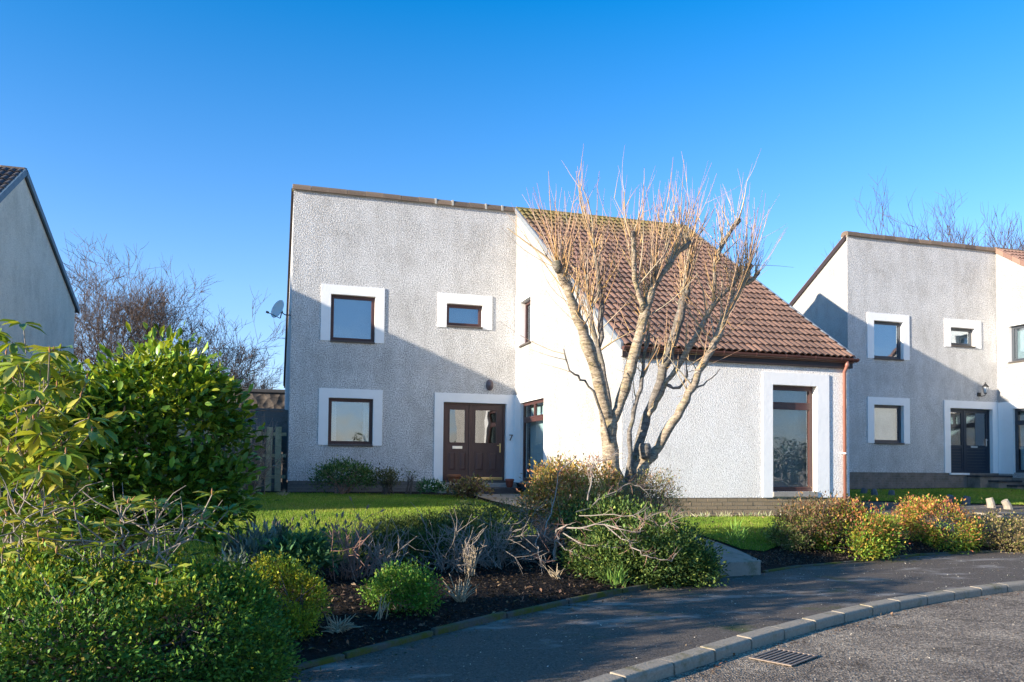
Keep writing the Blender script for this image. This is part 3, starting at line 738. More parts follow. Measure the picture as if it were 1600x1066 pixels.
# house number, bell, round lamp
cu = bpy.data.curves.new('seven', 'FONT'); cu.body = '7'; cu.size = .235; cu.extrude = .006; tmp = bpy.data.objects.new('tmp', cu); COL.objects.link(tmp)
dg = bpy.context.evaluated_depsgraph_get(); me = bpy.data.meshes.new_from_object(tmp.evaluated_get(dg)); bpy.data.objects.remove(tmp)
me.materials.clear(); me.materials.append(MATS['black_metal'])
o = link('house_number', me, hs, (5.69, -.034, 1.10)); o.rotation_euler = (math.pi/2, 0, 0)
mb = MB(); mb.box(5.63, 5.665, -.045, -.022, 1.13, 1.21); mb.build('doorbell', 'white_plastic', hs, bevel=.004)
mb = MB()
mb.lathe([(.001, .11), (.05, .10), (.085, .075), (.105, .035), (.11, 0), (.12, 0), (.12, -.02)], n=20)
bl = mb.build('porch_lamp', 'purple_glass', hs, smooth=True, loc=(5.148, -.02, 2.575)); bl.rotation_euler = (math.pi/2, 0, 0); bl.scale = (.85, 1.25, 1)
# door steps
st = thing('door_step', 'dark curved concrete step in front of the brown double door', 'step', (4.9, -.5, -.3))
def stepmesh(x0, x1, y0, z0, z1, r):
    mb = MB(); pts = [(x0, .0)]+[(x0, y0)]+[(x1-r+r*math.sin(a), y0+r-r*math.cos(a)) for a in np.linspace(0, math.pi/2, 8)]+[(x1, .0)]
    k = len(pts); mb.v = [(x-4.9, y+.5, z+.3) for z in (z0, z1) for x, y in pts]
    mb.f = [tuple(range(k))[::-1], tuple(range(k, 2*k))]+[(i, (i+1) % k, k+(i+1) % k, k+i) for i in range(k)]; return mb
stepmesh(3.7, 5.84, -.52, -.4, -.03, .1).build('upper_tread', 'sill_concrete', st, bevel=.012)
stepmesh(4.1, 5.80, -1.12, -.4, -.13, .35).build('lower_tread', 'slate_stone', st, bevel=.012)

# ---- right-hand house: door, lantern, steps
fr = FA2; R_ = -.10
mb = MB(); fr.ring(mb, 3.90, 5.62, R_-.07, R_, 0.0, 2.085, .06); fr.box(mb, 4.55, 4.62, R_-.07, R_, .06, 2.025)
nd = mb.build('front_door', 'navy_door', h2, bevel=.005); surround(fr, 3.90, 5.62, 0, 2.085, .24, .236, .242, nd, .0, .18)
for (a, b, gl) in ((3.96, 4.55, True), (4.62, 5.56, True)):
    mb = MB(); fr.ring(mb, a, b, R_-.06, R_-.02, .06, 2.02, .07); fr.box(mb, a+.07, b-.07, R_-.055, R_-.02, .80, .90); mb.build('door_leaf', 'navy_door', nd, bevel=.004)
    mb = MB(); fr.box(mb, a+.07, b-.07, R_-.05, R_-.044, .90, 1.95); mb.build('pane', 'door_glass', nd)
    for k in range(7):
        mb = MB(); fr.box(mb, a+.07, b-.07, R_-.05, R_-.035, .135+k*.095, .135+k*.095+.088); mb.build('plank', 'navy_door', nd, bevel=.004)
mb = MB(); fr.box(mb, 4.86, 5.12, R_-.02, R_-.008, .82, .88); mb.build('letter_plate', 'silver', nd)
mb = MB(); fr.box(mb, 5.47, 5.50, R_-.02, R_+.004, .88, 1.12); mb.tube([fr.p(5.485, R_, 1.08), fr.p(5.485, R_+.05, 1.08), fr.p(5.40, R_+.05, 1.08)], .01, 6); mb.build('handle', 'silver', nd)
mb = MB(); fr.box(mb, 3.86, 4.62, R_-.05, .05, -.06, .0); mb.build('threshold', 'white_paint', nd)
lan = thing('wall_lantern', 'small black wall lantern above the navy front door', 'lantern', (21.71, -.09, 2.93))
mb = MB(); mb.box(-.16, -.05, -.02, .04, -.10, .02); mb.tube([(-.12, 0, -.05), (-.06, -.05, -.10), (0, -.13, -.08), (0, -.15, -.01)], .012, 8); mb.build('bracket', 'black_metal', lan)
mb = MB(); mb.lathe([(.04, 0), (.085, .19)], (0, -.15, 0), 6); mb.build('glass_shade', 'lamp_glass', lan)
mb = MB(); mb.lathe([(.10, .19), (.095, .21), (.03, .30), (.012, .31), (.015, .34), (.001, .36)], (0, -.15, 0), 6)
for k in range(6):
    a = k*math.pi/3; mb.tube([(.042*math.cos(a), -.15+.042*math.sin(a), 0), (.088*math.cos(a), -.15+.088*math.sin(a), .19)], .006, 4)
mb.tube([(0, -.15, -.02), (0, -.15, .005)], .05, 6); mb.build('lantern_frame', 'black_metal', lan)
s2 = thing('door_step', 'dark stone steps up to the navy front door', 'step', (22.0, -.8, -.2))
for i, (a, zt) in enumerate(((.50, .27), (.85, .12), (1.2, -.01))):
    mb = MB(); mb.box(-.9+i*.35, 1.6+i*.3, .73-a, .72, -.2, zt-.06+.2); mb.build('riser', 'brick_neighbour', s2)
    mb = MB(); mb.box(-.93+i*.35, 1.63+i*.3, .70-a, .72, zt-.058+.2, zt+.2); mb.build('tread', 'slate_stone', s2, bevel=.01)

# ---- satellite dish on the left corner of the house
ds = thing('satellite_dish', 'grey satellite dish on an arm at the upper left corner of the house', 'satellite dish', (0, .25, 4.17))
mb = MB(); mb.tube([(0.0, 0, 0), (-.14, -.02, .0), (-.20, -.03, .03), (-.22, -.03, .10)], .014, 8); mb.box(-.01, .02, -.06, .06, -.10, .10); mb.build('arm', 'dish_dark', ds)
mb = MB(); mb.lathe([(.001, -.05), (.08, -.045), (.16, -.03), (.225, 0), (.232, .004), (.225, .006), (.16, -.022), (.08, -.037), (.001, -.042)], n=28)
q = mb.build('reflector', 'dish_grey', ds, smooth=True, loc=(-.33, -.06, .13)); q.rotation_euler = Vector((-.72, -.62, .34)).to_track_quat('Z', 'Y').to_euler(); q.scale = (.93, 1.1, 1)
mb = MB(); mb.tube([(-.27, -.05, -.10), (-.44, -.20, -.05), (-.55, -.29, -.02)], .010, 6); mb.tube([(-.54, -.28, -.02), (-.60, -.30, .0)], .028, 10); mb.tube([(-.22, -.03, .10), (-.26, -.05, -.10)], .016, 6); mb.build('feed_arm', 'dish_dark', ds)

# ================================================================== BACK GARDEN WALL AND FENCE
wl = thing('rubble_wall', 'tall old stone wall behind the timber fence at the left of the house', 'wall', (-6, 10, -.3))
mb = MB(); mb.grid((-12, 0, 0), (22, 0, 0), (0, .4, 0), (0, 0, 3.28)); mb.build('masonry', 'rubble_stone', wl)
mb = MB(); mb.box(-12, 10, -.06, .46, 3.282, 3.42); mb.build('coping', 'far_wall_coping', wl, bevel=.03)
fe = thing('timber_fence', 'weathered vertical board fence beside the left corner of the house', 'fence', (-.1, .35, -.3))
x = -.06; i = 0
while x > -3.2:
    hgt = 1.62+random.uniform(-.02, .02)
    mb = MB(); mb.box(-.15, 0, 0, .022, 0, hgt); o = mb.build('board', 'timber_grey', fe, bevel=.004, loc=(x, 0, .02)); o.rotation_euler = (0, random.uniform(-.012, .012), 0)
    x -= .235; i += 1
for z in (.35, .88, 1.42):
    mb = MB(); mb.box(-3.3, .05, .024, .075, 0, .085); mb.build('rail', 'timber_grey', fe, loc=(0, 0, z))
x = -.17
while x > -3.2:
    mb = MB(); mb.box(-.15, 0, .077, .095, 0, 1.6); mb.build('board', 'timber_dark', fe, loc=(x, .004, .02)); x -= .235
f2 = thing('panel_fence', 'dark horizontal board fence panel rising behind the vertical boards', 'fence', (-.1, .75, -.3))
for k in range(7):
    mb = MB(); mb.box(-3.4, 0, 0, .02, 0, .148); o = mb.build('board', 'timber_dark', f2, loc=(0, .012*(k % 2), 1.02+k*.15)); o.rotation_euler = (0, -.004, 0)
mb = MB(); mb.box(-3.4, .02, -.03, .06, 0, .05); mb.build('cap_rail', 'timber_dark', f2, loc=(0, 0, 2.075))
mb = MB(); mb.box(-.02, .09, -.01, .09, 0, 2.1); mb.build('post', 'timber_dark', f2)

# ================================================================== TREES
def grow(mb, p, d, length, r, lvl, maxl, spread, up, seg=4, twig=.35, sides=(7, 6, 5, 4, 3, 3), kids=(4, 4, 4, 4, 3), minr=.010):
    pts = [np.array(p)]; rad = [r]; d = unit(np.array(d, float))
    for i in range(seg):
        d = unit(d+rng.normal(0, .11, 3)+np.array([0, 0, up*.12])); pts.append(pts[-1]+d*length/seg); rad.append(r*(1-.62*(i+1)/seg))
    mb.ltube(pts, rad, sides[min(lvl, 5)])
    if lvl >= maxl: return
    n = kids[min(lvl, 4)]
    for k in range(n):
        t = rng.uniform(.35, 1.0) if k else 1.0
        i = min(int(t*seg), seg-1); f = t*seg-i; q = pts[i]*(1-f)+pts[i+1]*f
        dd = unit(d+spread*unit(rng.normal(0, 1, 3))+np.array([0, 0, up*.25]))
        grow(mb, q, dd, length*rng.uniform(.5, .78), max(minr, rad[min(i+1, seg)]*rng.uniform(.55, .8)), lvl+1, maxl, spread, up, max(3, seg-1), twig, sides, kids, minr)
def bare_tree(name, label, base, height, lean, r, maxl=5, spread=.75, up=.6, mat='far_bark', group=None, stems=3, minr=.01):
    t = thing(name, label, 'tree', base, group)
    tr = MB(); th = height*.16; tr.tube([(0, 0, 0), (lean[0]*th*.3, 0, th*.5), (lean[0]*th*.6, lean[1]*th*.4, th)], [r*1.25, r, r*.9], 8); tr.build('trunk', mat, t, smooth=True)
    cr = MB()
    for k in range(stems):
        a = 2*math.pi*k/stems+rng.uniform(-.5, .5)
        grow(cr, (lean[0]*th*.6, lean[1]*th*.4, th*.95), (math.cos(a)*.42+lean[0], math.sin(a)*.42+lean[1], 1), height*.40, r*.62, 0, maxl, spread, up)
    cr.build('crown', mat, t, smooth=True); return t
GL = 'bare trees in the distance'
def ybase(u, y, z=-1.2):
    q = at_y(u, 640, y); return (q[0], y, z)
bare_tree('bare_tree', 'tall bare tree with dense upright twigs behind the cream gable', ybase(160, 22), 10.6, (-.02, 0), .28, 5, .85, .5, group=GL, stems=6)
bare_tree('bare_tree', 'bare tree with dense twigs right of the cream gable, second tallest', ybase(205, 24), 10.0, (.10, 0), .26, 5, .85, .5, group=GL, stems=5)
bare_tree('bare_tree', 'low bare tree leaning right towards the satellite dish', ybase(300, 22), 8.0, (.28, 0), .22, 5, .8, .35, group=GL, stems=4)
bare_tree('bare_tree', 'lowest bare tree leaning right above the stone wall', ybase(325, 25), 6.4, (.5, 0), .18, 5, .70, .25, group=GL, stems=3)
for u, hh, lab in ((1430, 12.8, 'small bare treetop above the left part of the right house coping'), (1490, 13.2, 'middle bare treetop above the right house coping'), (1545, 13.4, 'tallest bare treetop above the right house coping'), (1600, 13.2, 'bare treetop at the right edge above the right house roof')):
    bare_tree('bare_tree', lab, ybase(u, 13), hh, (0, 0), .2, 5, .7, .8, group=GL, stems=5)
bare_tree('bare_tree', 'bare twigs just showing over the tiled slope of the main house', ybase(1205, 26), 6.4, (.05, 0), .15, 4, .7, .5, group=GL, stems=3)

# ---- the pollarded cherry
TY = -10.4
cherry = thing('pollarded_cherry', 'pollarded bare tree with many upright orange shoots in front of the house', 'tree', (4.22, TY, -.62))
org = np.array([4.22, TY, -.62])
def px3(u, v, dy=0): return at_y(u, v, TY+dy)-org
mpp = lambda dy=0: (depth(at_y(970, 600, TY+dy)))/F
LIMBS = {}
def limb(name, pts, widths, dys, mat='cherry_bark', part='limb', n=9, stub=False):
    """polyline: pixel trace, pixel widths, real depth offsets"""
    P = [px3(u, v, d) for (u, v), d in zip(pts, dys)]
    R = [max(.005, w_*.44*mpp(d)) for w_, d in zip(widths, dys)]
    # refine and wobble
    t = np.linspace(0, len(P)-1, (len(P)-1)*3+1); A = np.array(P); PP = np.stack([np.interp(t, range(len(P)), A[:, k]) for k in range(3)], 1)
    sm = PP.copy(); sm[1:-1] = (PP[:-2]+2*PP[1:-1]+PP[2:])/4; PP = sm+rng.normal(0, .010, PP.shape); RR = np.interp(t, range(len(R)), R)*(1+rng.normal(0, .09, len(t)))
    mb = MB(); mb.tube(PP, RR, n); mb.build(part, mat, cherry, smooth=True); LIMBS[name] = (PP, RR)
limb('A', [(966, 850), (963, 790), (956, 730), (953, 690), (951, 655)], [46, 38, 29, 28, 31], [0, 0, 0, 0, 0], part='trunk', n=12)
limb('B', [(980, 850), (985, 790), (991, 760), (1000, 735), (1008, 714)], [44, 36, 28, 27, 25], [.05]*5, part='trunk', n=12)
limb('A1', [(950, 662), (936, 600), (920, 545), (908, 515), (896, 476), (880, 432), (870, 412)], [25, 23, 21, 20, 17, 14, 13], [0, -.05, -.15, -.2, -.3, -.35, -.4])
limb('A2', [(956, 660), (966, 640), (981, 594), (993, 549), (1003, 510), (1010, 480), (1020, 448), (1027, 425)], [20, 19, 19, 19, 18, 18, 14, 12], [0, -.02, -.1, -.15, -.2, -.25, -.25, -.25])
limb('A2b', [(1004, 485), (996, 450), (990, 412), (988, 364)], [11, 9, 9, 9], [-.25, -.3, -.35, -.4])
limb('A2c', [(1022, 450), (1041, 418), (1056, 397), (1077, 377)], [11, 10, 9, 7], [-.25, -.2, -.15, -.1])
limb('B0', [(1005, 718), (1008, 700)], [17, 14], [0, -.03])
limb('B1', [(1008, 722), (1018, 713), (1032, 692), (1059, 648), (1077, 615), (1089, 585), (1104, 560), (1119, 526), (1140, 482), (1161, 444), (1171, 414)], [19, 18, 17, 15, 16, 15, 13, 14, 13, 12, 10], [.05, .03, 0, -.1, -.1, -.1, -.05, 0, .05, .1, .1])
limb('B1s', [(1158, 447), (1186, 427)], [8, 8], [.1, .05])
limb('B2', [(981, 765), (986, 742), (999, 690), (1011, 648), (1032, 594), (1048, 545), (1062, 496), (1073, 460), (1077, 424), (1081, 378)], [22, 20, 18, 17, 17, 17, 17, 15, 12, 11], [.1, .15, .25, .35, .45, .5, .5, .5, .5, .5], 'dark_bark')  # a shaded limb: its shade is put into the darker bark
limb('B3', [(1009, 655), (1020, 638), (1036, 606), (1056, 578), (1077, 541), (1098, 505), (1113, 475), (1135, 456), (1162, 418)], [9, 9, 8, 9, 10, 10, 9, 8, 7], [.3, .25, .2, .2, .15, .2, .2, .2, .15])
limb('B4', [(1113, 470), (1119, 392), (1155, 345)], [6, 7, 8], [.25, .35, .4])
limb('C1', [(952, 700), (940, 640), (936, 560), (938, 510), (941, 468), (932, 412), (926, 372)], [7, 7, 8, 9, 9, 8, 6], [.15, .3, .4, .45, .5, .5, .5], 'dark_bark')
limb('C2', [(955, 655), (946, 590), (930, 530), (920, 470), (912, 420)], [9, 8, 8, 7, 5], [.1, .3, .4, .5, .6], 'dark_bark')
limb('C3', [(986, 745), (983, 690), (990, 640), (1001, 610), (1006, 560), (1015, 520)], [9, 8, 8, 7, 6, 5], [-.1, -.15, -.15, -.15, -.1, -.1], 'dark_bark')
limb('C4', [(953, 690), (938, 640), (921, 600), (900, 590), (886, 572), (881, 545)], [5, 5, 4, 4, 3, 2], [-.1, -.2, -.3, -.35, -.4, -.4], 'dark_bark')
limb('C5', [(1040, 600), (1060, 608), (1074, 590), (1070, 565)], [6, 5, 4, 2], [.2, .1, .05, 0], 'dark_bark')
limb('C6', [(1078, 612), (1100, 600), (1118, 588), (1124, 576)], [4, 3, 2, 1.5], [-.1, -.1, -.1, -.1], 'dark_bark')
# whips: real thin shoots out of the pollard knuckles and along the upper limbs
sv, sf, scol = [], [], []
def whip(p, d, L, r, bend, c0, c1, seg=6):
    global sv
    mb = MB(); pts = [p]; d = unit(d); side = unit(rng.normal(0, 1, 3))
    for i in range(seg):
        d = unit(d+side*bend/seg+rng.normal(0, .045, 3)+np.array([0, 0, .09])); pts.append(pts[-1]+d*L/seg)
    mb.tube(pts, [r*(1-.72*i/seg) for i in range(seg+1)], 4, cap=False); b = len(sv); sv += mb.v; sf.extend([tuple(b+k for k in f) for f in mb.f])
    for i in range(seg+1):
        t = i/seg; scol.extend([np.array(c0)*(1-t)+np.array(c1)*t]*4)
    return pts
ORG = [(.62, .40, .14), (.55, .33, .11), (.66, .46, .20), (.48, .35, .20), (.52, .43, .30)]; TIP = [(.40, .22, .17), (.33, .18, .17), (.45, .28, .18)]
def crowd(key, t0, n, Lr, lean=.22, tilt=(0, 0)):
    PP, RR = LIMBS[key]
    for _ in range(int(n*.95)):
        t = t0*.85+(1-t0*.85)*rng.beta(1.5, 1); f = t*(len(PP)-1); i = min(int(f), len(PP)-2); q = PP[i]*(1-f+i)+PP[i+1]*(f-i)
        L = 1.08*rng.uniform(*Lr)*rng.uniform(.65, 1); d = np.array([rng.normal(tilt[0], lean*1.7), rng.normal(tilt[1], lean*1.7), 1.])
        pts = whip(q, d, L, rng.uniform(.005, .0095), rng.uniform(0, .45), ORG[rng.integers(5)], TIP[rng.integers(3)])
        for k in range(rng.integers(0, 3)):
            j = rng.integers(2, 5); whip(pts[j], np.array(pts[j+1])-pts[j]+rng.normal(0, .35, 3)*np.linalg.norm(pts[j+1]-pts[j]), L*rng.uniform(.2, .45), .0035, .3, ORG[rng.integers(5)], TIP[rng.integers(3)], 4)
crowd('A1', .72, 46, (.7, 1.5), .17, (-.05, 0)); crowd('A1', .35, 18, (.4, 1.0), .3)
crowd('C1', .45, 34, (.6, 1.5), .22); crowd('C2', .5, 30, (.6, 1.3), .25, (-.1, 0))
crowd('A2', .75, 30, (.8, 1.7), .16); crowd('A2', .35, 16, (.4, .9), .3); crowd('A2b', .2, 20, (.5, 1.25), .2); crowd('A2c', .3, 30, (.6, 1.4), .2, (.1, 0))
crowd('B2', .75, 34, (.7, 1.45), .2); crowd('B2', .45, 14, (.4, .9), .3); crowd('B3', .55, 34, (.5, 1.3), .25, (.05, 0)); crowd('B4', .1, 24, (.4, 1.1), .25, (.1, 0))
crowd('B1', .80, 44, (.6, 1.45), .2, (.05, 0)); crowd('B1', .4, 22, (.3, .8), .35); crowd('B1s', .3, 12, (.4, 1.1), .35, (.35, 0)); crowd('C3', .4, 14, (.3, .9), .3)
for key, n in (('A1', 12), ('A2', 12), ('A2b', 6), ('A2c', 7), ('B1', 14), ('B2', 12), ('B3', 11), ('B4', 6), ('C1', 9), ('C2', 8), ('C3', 6)):   # secondary branches, forking into whips
    PP, RR = LIMBS[key]
    for _ in range(n):
        i = rng.integers(len(PP)//3, len(PP)); q = PP[i]; d = unit(np.array([rng.normal(0, .5), rng.normal(0, .5), rng.uniform(.6, 1.3)]))
        if rng.random() < .35: continue
        c = np.array(ORG[rng.integers(3, 5)])*.85; pts = whip(q, d, rng.uniform(.4, .95), rng.uniform(.010, .018), rng.uniform(.2, .9), c, c, 6)
        for _ in range(rng.integers(2, 4)):
            j = rng.integers(2, 7); whip(pts[j], np.array([rng.normal(0, .3), rng.normal(0, .3), 1.]), rng.uniform(.25, .75), rng.uniform(.004, .006), rng.uniform(0, .5), ORG[rng.integers(5)], TIP[rng.integers(3)])
for key in ('A1', 'A2', 'A2b', 'A2c', 'B1', 'B1s', 'B2', 'B3', 'B4', 'B0'):   # knuckles where the limbs were cut back
    PP, RR = LIMBS[key]; e = PP[-1]; r = RR[-1]; d = unit(PP[-1]-PP[-2]); mb = MB(); mb.tube([e-d*r*2.2, e-d*r, e, e+d*r*.7, e+d*r*.9], [r*1.0, r*1.2, r*1.28, r*1.1, r*.9], 9); mb.build('knuckle', 'dark_bark', cherry, smooth=True)
for k in range(16):   # side twigs arching outward and down
    key = ('A1', 'B1', 'B3', 'C4', 'C5')[k % 5]; PP, RR = LIMBS[key]; q = PP[rng.integers(len(PP)//2, len(PP))]
    sg = -1 if key in ('A1', 'C4') else 1
    whip(q, np.array([sg*1.0, rng.normal(0, .5), rng.uniform(-.1, .7)]), rng.uniform(.4, 1.0), .005, .9, ORG[3], TIP[0])
for k in range(46):   # orange hanging suckers around the limbs
    key = ('A2', 'B1', 'B2', 'B3', 'A1')[k % 5]; PP, RR = LIMBS[key]; q = PP[rng.integers(len(PP)//3, len(PP))]
    whip(q, np.array([rng.normal(0, .6), rng.normal(0, .6), -.3+rng.normal(0, .5)]), rng.uniform(.12, .35), .0045, .8, ORG[rng.integers(3)], ORG[1], 4)
me = bpy.data.meshes.new('shoots'); me.from_pydata(sv, [], sf); me.update(); at_ = me.color_attributes.new('col', 'FLOAT_COLOR', 'POINT')
at_.data.foreach_set('color', np.concatenate([np.array(scol), np.ones((len(scol), 1))], 1).astype(np.float32).ravel()); me.materials.append(MATS['shoot_wood']); me.shade_smooth()
tag(link('shoots', me, cherry), kind='stuff')

# ================================================================== SHRUBS
CAMV = Vector(CAM)
def lobes_px(lst):
    out = []
    for (u, v, d, ru, rv, *rd) in lst:
        c = place(u, v, d); m = d/F; out.append((c, np.array([ru*m, (rd[0] if rd else ru*m), rv*m])))
    return out
def shell(lobes, n, rmin=.8, low=-.35, lump=.12, gaps=.9):
    """points spread over the outside of a union of ellipsoids"""
    size = float(np.mean([r.mean() for c, r in lobes])); fr = rng.normal(0, 1, (5, 3))*2.6/size; ph0 = rng.uniform(0, 6.28, 5)
    wts = np.array([r[0]*r[2]+r[1]*r[2]+r[0]*r[1] for c, r in lobes]); wts = wts/wts.sum(); P = []; Nn = []
    while len(P) < n:
        k = rng.choice(len(lobes), p=wts); c, r = lobes[k]; d = unit(rng.normal(0, 1, 3))
        if d[2] < low: continue
        q = c+d*r*rng.uniform(rmin, 1)*(1+rng.normal(0, lump)+(rng.uniform(.05, .2) if rng.random() < .06 else 0)); ok = np.sin(fr @ q+ph0).sum() > -gaps or rng.random() < .12
        if not ok: continue
        for j, (c2, r2) in enumerate(lobes):
            if j != k and (((q-c2)/r2)**2).sum() < .55: ok = False; break
        if ok and q[2] > h(q[0], q[1])+.01: P.append(q); Nn.append(unit(d/r))
    return np.array(P), np.array(Nn)
def shrub(name, label, lobes, nclump, per, L, Wd, pal, kind='flat', mat='leaf_soft', cr=.06, top=None, topz=.5, group=None, stems=8, stemmat='dark_twig', upb=.35, single=0, twigs=True, droop=0, rmin=.78, outw=.8, low=-.35, lump=.12, part='foliage', stemr=.012, cat='shrub'):
    cx = np.mean([c for c, r in lobes], axis=0); base = np.array([cx[0], cx[1], float(h(cx[0], cx[1]))])
    t = thing(name, label, cat, base, group)
    P, Nn = shell(lobes, nclump, rmin, low, lump); zlo, zhi = P[:, 2].min(), P[:, 2].max()
    n = nclump*per; ci = np.repeat(np.arange(nclump), per)
    off = rng.normal(0, 1, (n, 3))*(cr*rng.uniform(.6, 1.5, nclump))[ci][:, None]; Q = P[ci]+off
    A = unit(Nn[ci]*outw+rng.normal(0, .55, (n, 3))+unit(off)*.6+np.array([0, 0, upb-droop])); Nv = unit(Nn[ci]*.5+np.array([0, 0, .9])+rng.normal(0, .35, (n, 3)))
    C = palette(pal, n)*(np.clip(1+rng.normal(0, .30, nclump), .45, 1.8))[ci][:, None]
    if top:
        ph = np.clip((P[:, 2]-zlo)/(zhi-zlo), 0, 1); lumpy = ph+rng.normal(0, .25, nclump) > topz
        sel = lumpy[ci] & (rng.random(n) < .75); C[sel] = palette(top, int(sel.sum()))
    C = np.clip(C, .004, .85); LL = L*rng.uniform(.5, 1.4, n); WW = Wd*rng.uniform(.75, 1.2, n)
    Q -= base
    if single:
        dist = np.linalg.norm(Q+base-CAM, axis=1)-(Q[:, 2])*.1; order = np.argsort(dist); pick = order[:single*3][rng.permutation(min(len(order), single*3))[:single]]
        keep = np.ones(n, bool); keep[pick] = False
        protos = []
        for k in range(4):
            me = leaf_mesh('leaf', kind, np.zeros((1, 3)), np.array([[1., 0, 0]]), np.array([[0, 0, 1.]]), np.array([L]), np.array([Wd*(.85+.1*k)]), palette([pal[k % len(pal)]], 1, .1)); me.materials.append(MATS[mat]); protos.append(me)
        for j in pick:
            a = A[j]; b = unit(np.cross(Nv[j], a)); c = np.cross(a, b)
            o = link('leaf', protos[rng.integers(4)], t); o.matrix_local = Matrix.Translation(Q[j]) @ Matrix(((a[0], b[0], c[0]), (a[1], b[1], c[1]), (a[2], b[2], c[2]))).to_4x4() @ Matrix.Scale(float(LL[j]/L), 4)
        Q, A, Nv, LL, WW, C = Q[keep], A[keep], Nv[keep], LL[keep], WW[keep], C[keep]
    me = leaf_mesh(part, kind, Q, A, Nv, LL, WW, C); me.materials.append(MATS[mat]); o = link(part, me, t); o['kind'] = 'stuff'
    if stems:
        mb = MB()
        for k in range(stems):
            q = P[rng.integers(nclump)]-base; s = np.array([rng.normal(0, .06), rng.normal(0, .06), 0]); mid = s*.5+q*np.array([.45, .45, .55])+rng.normal(0, .03, 3)
            mb.tube([s, mid*.6+s*.4, mid, q*.98], [stemr*1.3, stemr, stemr*.7, stemr*.35], 5, cap=False)
            if twigs:
                for _ in range(3):
                    q2 = P[rng.integers(nclump)]-base
                    if np.linalg.norm(q2-mid) < .9: mb.tube([mid, (mid+q2)/2+rng.normal(0, .03, 3), q2], [stemr*.6, stemr*.4, stemr*.2], 4, cap=False)
        mb.build('stems', stemmat, t, smooth=True)
    return t
GREEN = [(.035, .085, .016), (.05, .115, .018), (.028, .07, .016), (.07, .14, .022)]
DKGREEN = [(.04, .06, .02), (.05, .075, .022), (.07, .09, .028), (.03, .045, .016)]
YEL = [(.19, .20, .02), (.14, .18, .02), (.24, .22, .03)]
ORA = [(.40, .17, .05), (.32, .10, .055), (.40, .23, .05), (.24, .085, .055), (.12, .10, .03)]
# big glossy laurel
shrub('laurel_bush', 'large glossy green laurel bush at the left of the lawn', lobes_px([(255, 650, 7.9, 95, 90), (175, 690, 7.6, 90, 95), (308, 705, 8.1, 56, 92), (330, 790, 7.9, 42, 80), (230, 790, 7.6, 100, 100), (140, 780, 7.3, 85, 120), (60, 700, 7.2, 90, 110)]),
      860, 16, .098, .050, [(.06, .11, .014), (.08, .14, .018), (.05, .095, .016), (.10, .165, .018)], 'long', 'leaf_glossy', .085, top=[(.18, .21, .018), (.23, .24, .022), (.13, .19, .018)], topz=.60, single=260, stems=14, lump=.10, stemmat='twig_bark')  # yellower upper leaves: the sun on the crown is put into the colour
